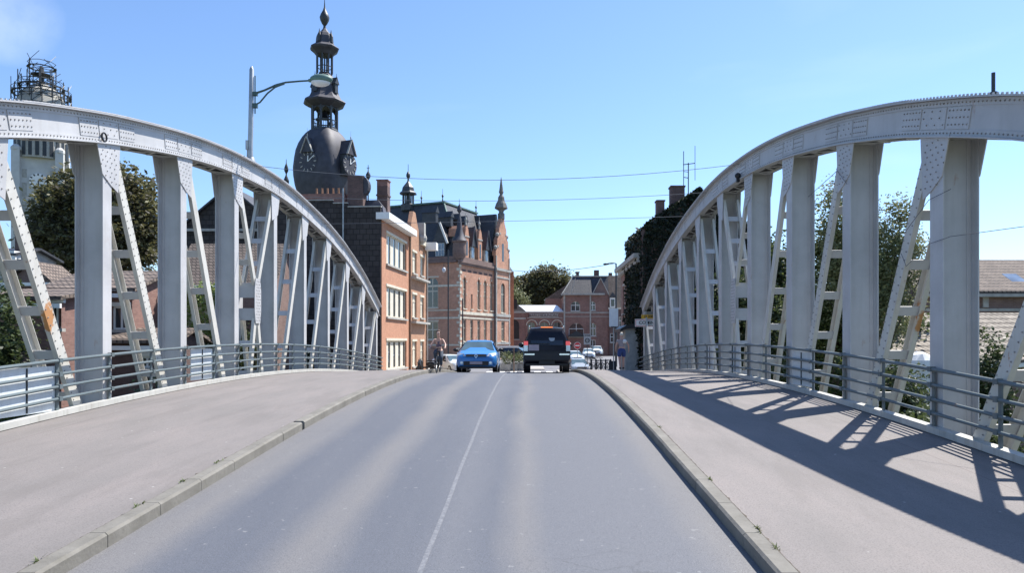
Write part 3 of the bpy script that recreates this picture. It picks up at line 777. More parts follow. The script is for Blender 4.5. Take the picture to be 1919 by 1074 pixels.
h = MB(); h.ball((2.32, 0, 2.78), .36, 16, 10, 1.05, .62, .46); h.tube([(1.9, 0, 2.74), (2.06, 0, 2.75)], [.05, .09], 8); hd = h.build('lamp_head', 'verdigris', t, smooth=True)
h = MB(); h.ball((2.30, 0, 2.69), .32, 16, 10, 1.0, .6, .48); h.build('lamp_bowl', 'lamp_white', t, smooth=True)
YS = 11.2
t = MB().tube([(0, 0, -.15), (0, 0, .33)], .028, 8).lathe([(.06, -.02), (.06, .03)], n=8).build('pipe_stub', 'iron'); t.location = (7.0 + .08, 11.4, at_(11.4) + .02); tag(t, 'short dark pipe stub standing on the right arch', 'pipe stub')
t = MB()
t.loft([[(.09 * math.cos(a) + .018 * math.cos(a) * math.cos(b_), .02 * math.sin(b_), .09 * math.sin(a) + .018 * math.sin(a) * math.cos(b_)) for b_ in [6.283 * j / 6 for j in range(6)]] for a in [6.283 * i / 20 for i in range(21)]])
ringobj = t.build('lifting_ring', 'black', smooth=True); ringobj.rotation_euler = (0, 0, R(90)); ringobj.location = (TL + .05, 15.87, at_(15.87) - .50); tag(ringobj, 'black iron ring hanging on the face of the left arch', 'ring')
t = MB().ball((0, 0, 0), .10, 8, 6).box(-.05, .05, -.05, .05, -.2, 0).build('junction_fitting', 'black'); t.location = (TR - .12, 25.2 - 1.2, at_(24) - .5); tag(t, 'small black fitting on the face of the right arch', 'fitting')  # black junction piece on the arch, no lamp in it
def wire(pts, label, r=.012, group=None, sag=0):
    if len(pts) == 2:
        a, b = v3(pts[0]), v3(pts[1]); pts = [tuple(a.lerp(b, i / 16) - Vector((0, 0, sag * 4 * (i / 16) * (1 - i / 16)))) for i in range(17)]
    o0 = Vector(pts[0]); m = MB().tube([tuple(Vector(p) - o0) for p in pts], r, 5)
    o = m.build('overhead_wire', 'wire', smooth=True); o.location = o0; return tag(o, label, 'wire', group)
wire([(TL, 24.6, 8.2), (TR, 24.2, 8.15)], 'topmost overhead wire slung between the two arches below the lamp', .009, sag=.5)
wire([(TL, 29.6, 8.15), (TR, 28.8, 8.15)], 'middle overhead wire slung between the two arches', .009, sag=.25)
wire([(TL, 33.0, 7.6), (TR, 32.2, 7.8)], 'lowest overhead wire crossing in front of the town hall roof', .009, sag=.05)
wire([(-3.3, 104.0, 12.4), (8.1, 70.2, 9.75)], 'far overhead wire from the town hall to the black lamp pole', .03, sag=.5)
wire([(TR + .5, 19.6, 6.2), (TR - .06, 16.4, 6.15), (TR - .06, 15.9, 5.75)], 'black cable dropping from the second right arch column', .007)
wire([(TR + 2.2, 10.5, 4.3), (TR + .0, 12.1, 4.1), (TR - .06, 12.65, 4.05), (TR - .06, 13.4, 3.75), (TR - .05, 13.6, 4.0)], 'black cable tied to the nearest right arch column', .006)
wire([(TR - .05, 12.0, 4.85), (TR - .05, 12.66, 4.8), (TR - .05, 13.5, 4.35)], 'short black cable wrapped across the nearest right arch column', .006)
# ------------------------------------------------------------------ houses at the left end of the bridge
FR = R(86)                                   # local x runs away from the camera, local y into the block
HX, HY = -9.35, 47.3
t = thing('apartment_house', 'orange brick three-storey house with flat white cornice and dark shingled side wall', 'house', (HX, HY, 0), FR)
g = G((0, 0, 0), (1, 0, 0), (0, 1, 0))
WH = 7.6
ops = [(1.15, 6.6, 8.03, 9.55), ]
zrow = [(PZ(494, 50), PZ(436, 48.4)), (PZ(595, 50), PZ(536, 48.4)), (0.75, PZ(638.5, 48.4))]
zrow = [(7.45, 9.45), (4.0, 6.0), (.55, 2.45)]
ops = [(1.15, 6.7, a, b) for a, b in zrow]
w = MB(); wall(w, g, 0, WH, -.6, 10.1, ops); closing(w, WH, 7.4, -.6, 10.1, True, False)
w.build('wall', 'orange_brick', t)
for o in ops:
    f = window(t, g, o, 'cream', 'glass', 4, (), .10, .09, 'stone', 'cream')
    c = MB()
    for i in range(4):
        x0 = o[0] + .12 + i * 1.37; gbox(c, g, x0, x0 + .78, .128, .142, o[2] + .1, o[3] - .1)
    c.build('curtain', 'curtain', f)
c = MB(); gbox(c, g, -.25, WH + .1, -.55, .3, 10.12, 10.55); c.build('cornice', 'white', t)
c = MB(); c.tube([g(WH - .05, -.08, -.1), g(WH - .05, -.08, 10.1)], .07, 8); c.build('downpipe', 'wood', t)
# shingled side wall, in the plane facing the bridge
s = MB(); s.box(-.12, .0, .03, 2.15, -.6, 10.9); s.box(-.125, 0, 2.153, 3.1, -.6, 11.15); s.box(-.12, 0, 3.103, 7.4, -.6, 11.35)
s.build('side_wall', 'shingle', t)
s = MB(); s.box(-.17, .06, .0, 2.15, 10.9, 10.98); s.box(-.17, .06, 2.16, 3.1, 11.15, 11.22); s.box(-.17, .06, 3.11, 6.0, 11.35, 11.42); s.build('coping', 'stone', t)
s = MB(); s.tube([(-.2, 2.42, -.4), (-.2, 2.42, 12.1)], .05, 8); s.build('downpipe', 'galv', t)
s = MB(); s.box(.3, 1.2, 1.3, 2.3, 10.3, 13.0); s.build('block', 'dark_brick', t)
s = MB(); s.prism([(-.1 + .45 * math.cos(a), 12.4 + .62 * math.sin(a)) for a in [R(-90 + 20 * i) for i in range(10)]] + [(-.4, 13.0), (-.4, 11.8)], .4, 1.0, 'yz').T = None
s.v = [(x, 1.32 - (y), z) for x, y, z in s.v]; s.build('dormer_cheek', 'lead', t, smooth=False)
s = MB(); s.loft([[(.5, .0, 10.5), (2.4, .0, 10.5), (2.4, 1.5, 10.5), (.5, 1.5, 10.5)], [(.7, .15, 11.1), (2.2, .15, 11.1), (2.2, 1.4, 11.1), (.7, 1.4, 11.1)], [(1.0, .5, 11.55), (1.9, .5, 11.55), (1.9, 1.3, 11.55), (1.0, 1.3, 11.55)]]); s.build('roof_hump', 'lead', t, smooth=True)
s = MB(); s.box(1.6, 2.3, -.15 + .2, .75, 10.5, 12.6); s.box(1.55, 2.35, 0.0, .8, 11.95, 12.05); s.build('chimney', 'dark_brick', t)
s = MB(); s.box(1.6, 2.3, .05, .75, 12.603, 12.95); s.box(1.55, 2.35, 0, .8, 12.953, 13.02); s.build('chimney_top', 'dull_brick', t)
# the bank of chimney pots
s = MB(); s.box(.4, 1.0, 2.5, 4.9, 11.2, 11.9); sc = s.build('chimney', 'dull_brick', t)
for i in range(6):
    p = MB(); p.lathe([(.075, 11.9), (.06, 12.25), (.075, 12.3)], (.7, 2.65 + i * .36, 0), 8); p.build('chimney_pot', 'orange_brick2', sc, smooth=True)
# darker houses joined behind, left
t = thing('rear_house', 'black shingled house standing behind the left arch, left of the orange brick house', 'house', (PX(575, 49.5), 49.6, 0), FR)
s = MB(); s.box(0, 8, 0, 3.1, -.6, 9.9); s.build('wall', 'shingle', t)
s = MB(); s.prism([(-.1, 9.9), (3.2, 9.9), (1.55, 11.3)], 0, 8, 'yz'); s.build('roof', 'slate', t)
s = MB(); s.box(1, 1.6, .2, 1.1, 10.2, 12.4); s.build('chimney', 'dull_brick', t)
# second house with narrow bays
t = thing('bay_house', 'narrow ochre brick gabled house with white sills, right of the white-corniced house', 'house', (HX + .07 * 7.72, HY + 7.7, 0), FR)
ops = [(.85, 2.3, 7.55, 9.15), (.85, 2.3, 4.2, 5.95), (.85, 2.3, .5, 2.4), (3.6, 4.9, 7.6, 9.1), (3.6, 4.9, 4.25, 5.9), (3.6, 4.9, -.1, 2.4)]
w = MB(); wall(w, g, 0, 5.9, -.4, 10.0, ops); closing(w, 5.9, 7, -.4, 10.0, True, True)
w.prism([(0, 10.0), (3.6, 10.0), (3.1, 11.0), (2.6, 11.4), (1.9, 12.2), (1.2, 12.2), (.6, 11.3)], .0, .3)
w.build('wall', 'orange_brick2', t)
for o in ops:
    f = window(t, g, o, 'cream', 'curtain', 2, (.7,), .10, .08, 'stone', 'cream')
for z in (3.75, 7.1): c = MB(); gbox(c, g, .4, 5.5, -.42, .05, z, z + .16); c.build('balcony_ledge', 'stone', t)
c = MB(); gbox(c, g, 3.6, 5.95, -.22, .3, 10.0, 10.35); c.build('cornice', 'cream', t)
c = MB(); c.box(.02, 5.9, 1, 6.8, 10.01, 10.9); c.build('roof', 'slate', t)
c = MB(); c.box(3.4, 4.0, -.35, .25, 10.6, 11.7); c.ball((3.7, -.1, 10.5), .42, 10, 6); c.build('gable_finial', 'stone', t)
c = MB(); gbox(c, g, 4.9, 5.7, -1.0, -.1, 9.75, 10.35); c.build('alarm_box', 'white', t)
c = MB(); c.tube([g(5.85, -.08, -.1), g(5.85, -.08, 10)], .07, 8); c.build('downpipe', 'stone', t)

# ------------------------------------------------------------------ town hall
CXh, CYh = -8.54, 92.0
RH = math.atan2(.9187, .395)
t = thing('town_hall', 'ornate red brick town hall with steep slate roof, dormers and pale stone bands', 'town hall', (CXh, CYh, 0), RH)
def sx(px): k = (px - 992) / 1400.; return (-8.54 - 92 * k) / (.9187 * k - .395)
def sy(px): k = (px - 992) / 1400.; return (-8.54 - 92 * k) / (.395 * k + .9187)
LX = 9.4
gE = G((0, 0, 0), (1, 0, 0), (0, 1, 0))
gS = G((0, 0, 0), (0, 1, 0), (1, 0, 0))
opsE = []
for i, px in enumerate((870.8, 884, 897.4, 909.4, 921)):
    c_ = sx(px)
    if i == 1: opsE += [(c_ - .22, c_ + .22, 6.5, 8.4)]
    else: opsE += [(c_ - .42, c_ + .42, 6.5, 10.4, True)]
    opsE += [(c_ - .42, c_ + .42, 2.4, 5.1)]
w = MB(); wall(w, gE, 0, LX, -.1, 12.4, opsE)
opsS = [(sy(821), sy(799), 6.6, 10.4, True), (sy(821), sy(799), 2.6, 4.9)]
wall(w, gS, 0, 16, -.1, 12.4, opsS)
w.add([(0, 16, -.1), (16, 16, -.1), (16, 16, 12.4), (0, 16, 12.4)], [(0, 1, 2, 3)]); w.add([(16, 0, -.1), (16, 16, -.1), (16, 16, 12.4), (16, 0, 12.4)], [(0, 1, 2, 3)])
w.build('wall', 'hall_brick', t)
for o in opsE: window(t, gE, o, 'cream', 'glass', 1 if o[1] - o[0] < .5 else 2, (.62,) if o[3] - o[2] > 2 else (), .14, .07, 'cream')
for o in opsS: window(t, gS, o, 'cream', 'glass', 2, (.55,), .14, .13, 'cream', 'cream')
c = MB()
def eband(z0, z1, pr, x0=-.1, x1=LX): gbox(c, gE, x0, x1, -pr, .05, z0, z1)
def sband(z0, z1, pr, y1=15.9): gbox(c, gS, -pr + .0, y1, -pr, -.001, z0, z1)
for z0, z1, pr in ((5.75, 6.12, .14), (5.25, 5.45, .05), (2.0, 2.3, .08), (1.0, 1.2, .05)): eband(z0, z1, pr)
for z0, z1, pr in ((5.2, 5.42, .07), (1.85, 2.05, .06), (6.2, 6.35, .06), (9.2, 9.45, .05)): sband(z0, z1, pr)
c.build('stone_band', 'cream', t)
c = MB(); gbox(c, gE, -.35, LX, -.35, .1, 12.15, 12.45); gbox(c, gE, -.25, LX, -.22, .1, 11.9, 12.15); gbox(c, gE, -.1, LX, -.1, .1, 12.45, 12.9)
gbox(c, gS, .36, 16, -.30, .1, 12.18, 12.43); gbox(c, gS, .2, 16, -.08, .1, 12.452, 12.95); c.build('cornice', 'brown_brick', t)
c = MB()
for i in range(6): gbox(c, gE, .5 + i * 1.5, 1.5 + i * 1.5, -.003, .05, 11.1, 11.4)
c.build('frieze_panel', 'dark_brick', t)
c = MB()
for i in range(15):
    z = .1 + i * .82; q = .45 if i % 2 else .25
    gbox(c, gE, -.06, q, -.06, .1, z, z + .34); gbox(c, gS, -.058, q, -.058, -.001, z + .4, z + .7)
c.build('quoin', 'cream', t)
c = MB()
for o in opsE:
    if len(o) > 4:
        m_ = (o[0] + o[1]) / 2; gbox(c, gE, m_ - .07, m_ + .07, -.05, .02, o[3], o[3] + .25)
        gbox(c, gE, o[0] - .16, o[0] - .02, -.03, .02, 9.8, 10.05); gbox(c, gE, o[1] + .02, o[1] + .16, -.03, .02, 9.8, 10.05)
        gbox(c, gE, o[0] - .14, o[0] - .02, -.03, .02, 8.2, 8.4); gbox(c, gE, o[1] + .02, o[1] + .14, -.03, .02, 8.2, 8.4)
c.build('voussoir', 'cream', t)
# roof
r = MB(); r.loft([[(.15, .15, 12.45), (16, .15, 12.45), (16, 15.8, 12.45), (.15, 15.8, 12.45)], [(3.4, 4.2, 20.4), (12.5, 4.2, 20.4), (12.5, 15.8, 20.4), (3.4, 15.8, 20.4)]])
rf = r.build('roof', 'slate', t)
c = MB(); c.box(3.2, 12.7, 4.0, 4.3, 20.35, 20.55); c.box(3.2, 3.5, 4.3, 15.8, 20.35, 20.55); c.tube([(.15, .15, 12.5), (3.4, 4.2, 20.4)], .13, 6)
c.build('ridge', 'verdigris', rf)
for x_, y_ in ((3.4, 4.4), (3.4, 7.6), (12.4, 4.2)):
    c = MB(); c.lathe([(.12, 0), (.05, .5), (.16, .8), (.03, 1.0), (.02, 1.7)], (x_, y_, 20.5), 8); c.build('finial', 'lead_dark', rf, smooth=True)
# cross roof behind the gabled bay
r = MB(); r.prism([(9.3, 12.6), (13.9, 12.6), (11.7, 19.9), (11.3, 19.9)], .6, 9, 'xz'); r.build('roof', 'slate', t)
# bay with stepped gable
gB = G((9.4, -.35, 0), (1, 0, 0), (0, 1, 0))
ob = [(1.6, 2.9, 6.3, 10.4, True), (1.7, 2.8, 2.4, 5.1), (1.95, 2.5, 13.6, 15.8, True)]
w = MB(); wall(w, gB, 0, 4.4, -.1, 14.0, ob[:2], .3)
w.add([gB(0, 0, -.1), gB(0, .35, -.1), gB(0, .35, 14), gB(0, 0, 14)], [(0, 1, 2, 3)]); w.add([gB(4.4, 0, -.1), gB(4.4, 16, -.1), gB(4.4, 16, 14), gB(4.4, 0, 14)], [(0, 1, 2, 3)])
gp = [(0, 14.0), (4.4, 14.0), (4.4, 14.6), (4.0, 15.0), (3.9, 16.2), (3.4, 16.8), (3.3, 17.8), (2.8, 18.6), (2.5, 19.6), (1.9, 19.6), (1.6, 18.6), (1.1, 17.8), (1.0, 16.8), (.5, 16.2), (.4, 15.0), (0, 14.6)]
w.prism([(9.4 + a, b) for a, b in gp], -.35, .2)
w.build('gable_bay', 'hall_brick', t)
for o in ob[:2]: window(t, gB, o, 'cream', 'glass', 2, (.62,), .14, .08, 'cream')
c = MB(); gbox(c, gB, 1.95, 2.5, -.02, .03, 13.4, 15.8); c.build('gable_window', 'glass', t)
c = MB()
for z0, z1, pr in ((5.75, 6.12, .14), (5.25, 5.45, .05), (2.0, 2.3, .08), (12.0, 12.35, .2), (11.0, 11.2, .06)): gbox(c, gB, -.1, 4.5, -pr, .05, z0, z1)
for (a, b) in ((.2, 15.0), (4.2, 15.0), (.75, 16.8), (3.65, 16.8)): c.ball((9.4 + a, -.2, b + .1), .3, 8, 6)
for a in (0, 4.15): gbox(c, gB, a, a + .25, -.08, .02, -.1, 14.0)
for a, z in ((.55, 15.2), (3.6, 15.2), (1.2, 17.0), (2.95, 17.0)): gbox(c, gB, a, a + .3, -.05, .6, z, z + .25)
c.build('stone_trim', 'stone', t)
c = MB(); c.lathe([(.5, 0), (.5, .7), (.32, .9), (.42, 1.2), (.95, 1.5), (.75, 2.1), (.5, 2.5), (.45, 3.0), (.2, 3.4), (.35, 3.7), (.28, 4.0), (.1, 5.4), (.02, 5.8)], (11.6, -.1, 19.2), 8); c.build('pinnacle', 'darkstone', t, smooth=False)
# corner turret
c = MB(); c.lathe([(.2, 12.2), (.8, 12.9), (.85, 13.4), (.8, 14.6), (.95, 14.65), (.95, 14.8)], (.2, .2, 0), 16); tu = c.build('corner_turret', 'brown_brick', t, smooth=True)
c = MB(); c.lathe([(1.0, 14.8), (.6, 15.4), (.33, 16.4), (.28, 17.2), (.08, 17.9), (.06, 18.2), (.30, 18.6), (.22, 19.0), (.03, 19.4), (.02, 20.0)], (.2, .2, 0), 12); c.build('turret_cap', 'lead', tu, smooth=True)
# dormers on the street side
for x_, hh in ((sx(875), 17.2), (sx(900), 17.4)):
    c = MB(); c.box(x_ - .5, x_ + .5, .0, 1.6, 12.9, 15.6); c.prism([(x_ - .55, 15.6), (x_ + .55, 15.6), (x_ + .3, 16.6), (x_, 17.0), (x_ - .3, 16.6)], -.02, 2.4)
    d = c.build('brick_dormer', 'hall_brick', t)
    c = MB(); c.lathe([(.16, 0), (.1, .4), (.2, .7), (.04, 1.1), (.02, 1.6)], (x_, .15, 17.0), 8); c.box(x_ - .62, x_ + .62, -.06, .1, 15.5, 15.65); c.build('dormer_trim', 'stone', d)
    c = MB(); c.box(x_ - .18, x_ + .18, -.03, .02, 13.2, 15.0); c.build('window', 'glass', d)
for x_ in (sx(887), sx(913)):
    c = MB(); c.box(x_ - .5, x_ + .5, .1, 2.0, 12.9, 14.6); d = c.build('slate_dormer', 'stone', t)
    c = MB(); c.prism([(x_ - .75, 14.5), (x_ + .75, 14.5), (x_, 17.0)], -.1, 4.0); c.build('dormer_roof', 'slate', d)
    c = MB()
    for sg in (-1, 1): c.bar((x_ + sg * .8, -.16, 14.4), (x_, -.16, 17.1), .1, .2, up=(0, 1, 0))
    c.build('bargeboard', 'lead', d)
    c = MB(); c.box(x_ - .32, x_ + .32, .06, .12, 13.1, 14.4); c.build('window', 'glass_blue', d)
for px in (838, 866, 880, 893):
    x_ = sx(px) + 1.2; y_ = 2.6
    c = MB(); c.box(x_ - .3, x_ + .3, y_ - .5, y_ + 1.4, 16.9, 18.1); c.prism([(x_ - .45, 18.1), (x_ + .45, 18.1), (x_, 18.9)], y_ - .6, y_ + 1.6); c.build('roof_vent', 'slate', t)
# dormer on the shaded side
y_ = sy(822)
c = MB(); c.box(.4, 2.6, y_ - .8, y_ + .8, 13.0, 14.9); d = c.build('slate_dormer', 'slate', t)
c = MB(); c.prism([(y_ - 1.1, 14.8), (y_ + 1.1, 14.8), (y_, 17.2)], .3, 3.6, 'yz'); c.build('dormer_roof', 'slate', d)
c = MB(); c.bar((.2, y_ - 1.15, 14.6), (.2, y_, 17.3), .25, .12, up=(1, 0, 0)); c.build('bargeboard', 'white', d)
c = MB(); c.box(.34, .38, y_ - .6, y_ + .6, 13.1, 14.7); w_ = c.build('window', 'glass_blue', d)
c = MB()
for i in range(4): c.box(.30, .34, y_ - .62 + i * .4, y_ - .58 + i * .4, 13.1, 14.7)
for i in range(3): c.box(.302, .338, y_ - .6, y_ + .6, 13.1 + i * .77, 13.14 + i * .77)
c.build('glazing_bar', 'white', w_)
# little lantern turret on the roof
c = MB(); ct = (8.0, 10.0, 20.4)
ct = Vector(((PX(765, 99) - CXh), (99 - CYh), 0)); ct = Vector((ct.x * .395 + ct.y * .9187, -ct.x * .9187 + ct.y * .395, 20.0))
for i in range(8):
    a = 6.283 * i / 8; c.tube([(ct.x + .7 * math.cos(a), ct.y + .7 * math.sin(a), ct.z), (ct.x + .7 * math.cos(a), ct.y + .7 * math.sin(a), ct.z + 2.0)], .09, 6)
c.lathe([(.95, -.3), (.95, .5), (.8, .6)], ct, 8); c.lathe([(.3, .3), (.25, 2.0)], ct, 6)
c.lathe([(1.15, 1.9), (1.15, 2.05), (.85, 2.3), (.75, 2.8), (.45, 3.2), (.15, 3.6), (.1, 3.9), (.28, 4.3), (.25, 4.6), (.04, 5.0), (.03, 5.9)], ct, 8)
c.build('lantern_turret', 'lead_dark', t)

# ------------------------------------------------------------------ belfry
BX, BY = -29.6, 108.0
t = thing('belfry', 'tall dark onion-domed clock tower with open lanterns above the town hall', 'clock tower', (BX, BY, 0), RH)
q = .07714
zz = lambda py: EYE + (640 - py) * q
w = MB(); w.box(-3.3, 3.3, -3.3, 3.3, -.1, zz(383)); w.build('shaft', 'hall_brick', t)
prof = [(390, 38), (385, 40), (370, 45.5), (350, 51), (333, 53.5), (318, 54), (300, 52), (285, 49.5), (272, 45), (260, 38.5), (252, 32.5), (246, 26)]
def sq(r, z, ch=.0):
    a = r / 1.15 * q; P_ = []
    for k in range(32):
        th = 6.28318 * k / 32; c_, s_ = math.cos(th), math.sin(th); f = (abs(c_) ** 4.5 + abs(s_) ** 4.5) ** (-1 / 4.5); P_.append((a * f * c_, a * f * s_, z))
    return P_
d = MB(); d.loft([sq(r, zz(y)) for y, r in prof]); dome = d.build('onion_dome', 'lead', t, smooth=True)
# clock dormers on the two visible faces and the hidden ones
def clock(nrm, hour=12.15, minute=9, Rr=3.35):
    nrm = v3(nrm); u = Vector((-nrm.y, nrm.x, 0)) if True else None
    u = Vector((0, 0, 1)).cross(nrm) * 1.0
    g_ = lambda a, b, c_: tuple(u * a + nrm * b + Vector((0, 0, c_)))
    Z = zz(313)
    m = MB(g_); 
    m.prism([(-1.0, zz(296)), (1.0, zz(296)), (0, zz(268))], 2.6, Rr + .45); m.build('dormer_roof', 'lead', dome)
    m = MB(g_)
    for sg in (-1, 1): m.bar((sg * 1.05, Rr + .47, zz(297)), (0, Rr + .47, zz(268)), .1, .28, up=(0, 1, 0))
    m.lathe([(.06, 0), (.1, .3), (.02, .5), (.015, 1.2)], (0, Rr + .3, zz(268)), 6)
    m.build('bargeboard', 'stone', dome)
    m = MB(g_); m.box(-1.0, 1.0, 2.4, Rr + .05, zz(333), zz(297)); bx = m.build('clock_housing', 'lead_dark', dome)
    m = MB(g_); m.disc((0, Rr + .12, Z), 1.55, (0, 1, 0), .1, 32); fc = m.build('clock_face', 'lead', dome)
    m = MB(g_)
    for i in range(12):
        a = math.pi / 2 - i * math.pi / 6; m.bar((1.05 * math.cos(a), Rr + .2, Z + 1.05 * math.sin(a)), (1.45 * math.cos(a), Rr + .2, Z + 1.45 * math.sin(a)), .13, .04, up=(0, 1, 0))
    m.build('hour_mark', 'stone', fc)
    m = MB(g_)
    hu = -1   # u points to the viewer's left
    for val, L, w_ in ((hour / 12, .85, .16), (minute / 60, 1.35, .12)):
        a = math.pi / 2 - val * 2 * math.pi; m.bar((0, Rr + .24, Z), (-hu * -1 * L * math.cos(a) * hu, Rr + .24, Z + L * math.sin(a)), w_, .03, up=(0, 1, 0))
    m.build('clock_hand', 'white', fc)
clock((-1, 0, 0), Rr=3.45); clock((0, -1, 0), Rr=4.3)
def oct_(r, y, n=8): return [(r * q * math.cos(6.2832 * k / n + .39), r * q * math.sin(6.2832 * k / n + .39), zz(y)) for k in range(n)]
def octloft(m, prof): return m.loft([oct_(r, y) for y, r in prof])
m = MB(); octloft(m, [(250, 26), (246, 26), (243, 25)]); 
for k in range(8):
    a = 6.2832 * k / 8 + .39; x, y = 23.5 * q * math.cos(a), 23.5 * q * math.sin(a)
    m.tube([(x, y, zz(245)), (x, y, zz(202))], .17, 6)
    b_ = 6.2832 * (k + 1) / 8 + .39; x2, y2 = 23.5 * q * math.cos(b_), 23.5 * q * math.sin(b_)
    for py in (228, 241): m.bar((x, y, zz(py)), (x2, y2, zz(py)), .08, .12)
    for f in (.25, .5, .75): m.bar((x + (x2 - x) * f, y + (y2 - y) * f, zz(244)), (x + (x2 - x) * f, y + (y2 - y) * f, zz(228)), .05, .05)
    # pointed heads of the openings
    n_ = 6
    A = Vector((x, y, 0)); B = Vector((x2, y2, 0))
    for s0, s1 in ((0, .5), (1, .5)):
        pts = [(0, zz(203)), (0, zz(213)), (.08, zz(210.5)), (.25, zz(206.5)), (.5, zz(204)), (.5, zz(203))]
        P_ = [A.lerp(B, (f if s0 == 0 else 1 - f)) + Vector((0, 0, z_)) for f, z_ in pts]
        inn = [p - Vector((p.x, p.y, 0)) * .08 for p in P_]
        m.loft([[tuple(p) for p in P_], [tuple(p) for p in inn]])
m.build('lower_lantern', 'lead_dark', t)
m = MB(); m.lathe([(.05, zz(205)), (.25, zz(210)), (.45, zz(214)), (.55, zz(220)), (.75, zz(223))], (0, 0, 0), 12); m.tube([(-1.4, 0, zz(214)), (1.4, 0, zz(214))], .12, 6); m.lathe([(.28, zz(224)), (.4, zz(229))], (-1.0, .3, 0), 8); m.lathe([(.28, zz(226)), (.4, zz(231))], (1.0, -.3, 0), 8); m.build('bell', 'black', t, smooth=True)
m = MB(); octloft(m, [(203, 25), (200, 31), (196, 38), (193, 40), (191, 38.5), (186, 31), (178, 27), (168, 24.5), (158, 22.5), (150, 20), (143, 15), (139, 11), (137, 11)]); mid = m.build('middle_roof', 'lead', t, smooth=False)
for k in range(4):
    a = math.pi / 2 * k; n_ = Vector((math.cos(a), math.sin(a), 0)); u = Vector((-n_.y, n_.x, 0))
    g_ = (lambda n_, u: (lambda a_, b_, c_: tuple(u * a_ + n_ * b_ + Vector((0, 0, c_)))))(n_, u)
    m = MB(g_); m.box(-.32, .32, 1.3, 2.15, zz(178), zz(160)); m.prism([(-.5, zz(161)), (.5, zz(161)), (0, zz(148))], 1.2, 2.25); m.lathe([(.05, 0), (.02, .5)], (0, 2.1, zz(148)), 6); dm = m.build('lucarne', 'lead_dark', mid)
m = MB()
for k in range(8):
    a = 6.2832 * k / 8 + .39; x, y = 14.5 * q * math.cos(a), 14.5 * q * math.sin(a)
    m.tube([(x, y, zz(139)), (x, y, zz(100))], .12, 6)
    b_ = 6.2832 * (k + 1) / 8 + .39; x2, y2 = 14.5 * q * math.cos(b_), 14.5 * q * math.sin(b_)
    m.bar((x, y, zz(126)), (x2, y2, zz(126)), .07, .1); m.bar((x, y, zz(102)), (x2, y2, zz(102)), .1, .3)
m.lathe([(.12, zz(138)), (.1, zz(102))], (0, 0, 0), 6)
m.build('upper_lantern', 'lead_dark', t)
m = MB(); octloft(m, [(104, 16), (99, 20), (94, 26), (91, 27.5), (89, 25), (84, 18), (80, 17), (70, 16), (64, 13), (60, 8), (56, 5), (53, 3)]); cap = m.build('upper_cap', 'lead', t)
for k in range(4):
    a = math.pi / 2 * k; n_ = Vector((math.cos(a), math.sin(a), 0))
    p = MB(); p.lathe([(.3, zz(82)), (.3, zz(71)), (.1, zz(64)), (.02, zz(58))], (n_.x * 1.15, n_.y * 1.15, 0), 6); p.build('pinnacle', 'lead_dark', cap)
m = MB(); m.lathe([(r * q, zz(y)) for y, r in [(54, 3), (48, 2.2), (44, 5), (38, 8), (32, 9), (26, 7), (19, 3.2), (13, 1.4), (8, 1.0), (0, .6), (-12, .3)]], (0, 0, 0), 14); m.build('finial', 'lead_dark', t, smooth=True)
for (px, y0, nm) in ((536.5, 352, 0), (690, 345, 1)):
    # corner finials beside the dome
    xw = (px - 992) * 108 / 1400 - BX
    c_, s_ = math.cos(-RH), math.sin(-RH); lx, ly = xw * c_, xw * s_
    m = MB()
    if nm == 0: m.lathe([(.1, zz(395)), (.1, zz(352)), (.38, zz(345)), (.40, zz(338)), (.12, zz(329)), (.08, zz(326)), (.30, zz(320)), (.28, zz(314)), (.06, zz(306)), (.03, zz(298))], (lx, ly, 0), 10)
    else: m.lathe([(.1, zz(390)), (.08, zz(338)), (.35, zz(331)), (.34, zz(327)), (.08, zz(321)), (.04, zz(309))], (lx, ly, 0), 10); m.box(lx - .02, lx + .02, ly - .25, ly + .25, zz(315), zz(314))
    m.build('corner_finial', 'lead_dark', t, smooth=True)

# ------------------------------------------------------------------ buildings closing the square
YB = 125.0; kb = YB / 1400
bx = lambda px: (px - 992) * kb; bz = lambda py: EYE + (640 - py) * kb
def bg(name, label, cat, px0, px1, pytop, mat, ops, depth=9, frame='white', YY=YB, pane='glass', rec=.12):
    kk = YY / 1400; x0 = (px0 - 992) * kk
    t = thing(name, label, cat, (x0, YY, 0))
    L = (px1 - px0) * kk; Zt = EYE + (640 - pytop) * kk
    o2 = [((a - px0) * kk, (b - px0) * kk, max(EYE + (640 - d) * kk, 0.0), EYE + (640 - c) * kk, *(e,)) for a, b, c, d, e in ops]
    w = MB(); wall(w, G((0, 0, 0), (1, 0, 0), (0, 1, 0)), 0, L, -.1, Zt, o2); closing(w, L, depth, -.1, Zt); w.build('wall', mat, t)
    for o in o2:
        window(t, G((0, 0, 0), (1, 0, 0), (0, 1, 0)), o, frame, pane, 2 if o[1] - o[0] > .8 else 1, (.6,), rec, .08, 'stone')
    return t, L, Zt
# pavilion with arch
t, L, Zt = bg('gate_pavilion', 'small brick pavilion with a dark arched gateway and low pediment, left of the signboard', 'pavilion', 946, 984, 583, 'dull_brick', [(953.5, 973, 599, 636, True)], frame='iron', pane='black')
c = MB(); c.prism([(-.2, Zt), (L + .1, Zt), (L * .78, Zt + .7), (L * .5, Zt + 1.35), (L * .3, Zt + .7)], -.15, 1.0); c.build('pediment', 'darkstone', t)
c = MB(); c.box(L * .5 - .35, L * .5 + .35, -.25, .4, Zt + .3, Zt + 1.9); c.build('finial', 'black', t)
c = MB(); c.box(-.1, L + .1, -.1, .1, Zt - .35, Zt - .02); c.box(-.1, L + .1, -.1, .1, Zt - 1.4, Zt - 1.1); c.build('stone_band', 'stone', t)
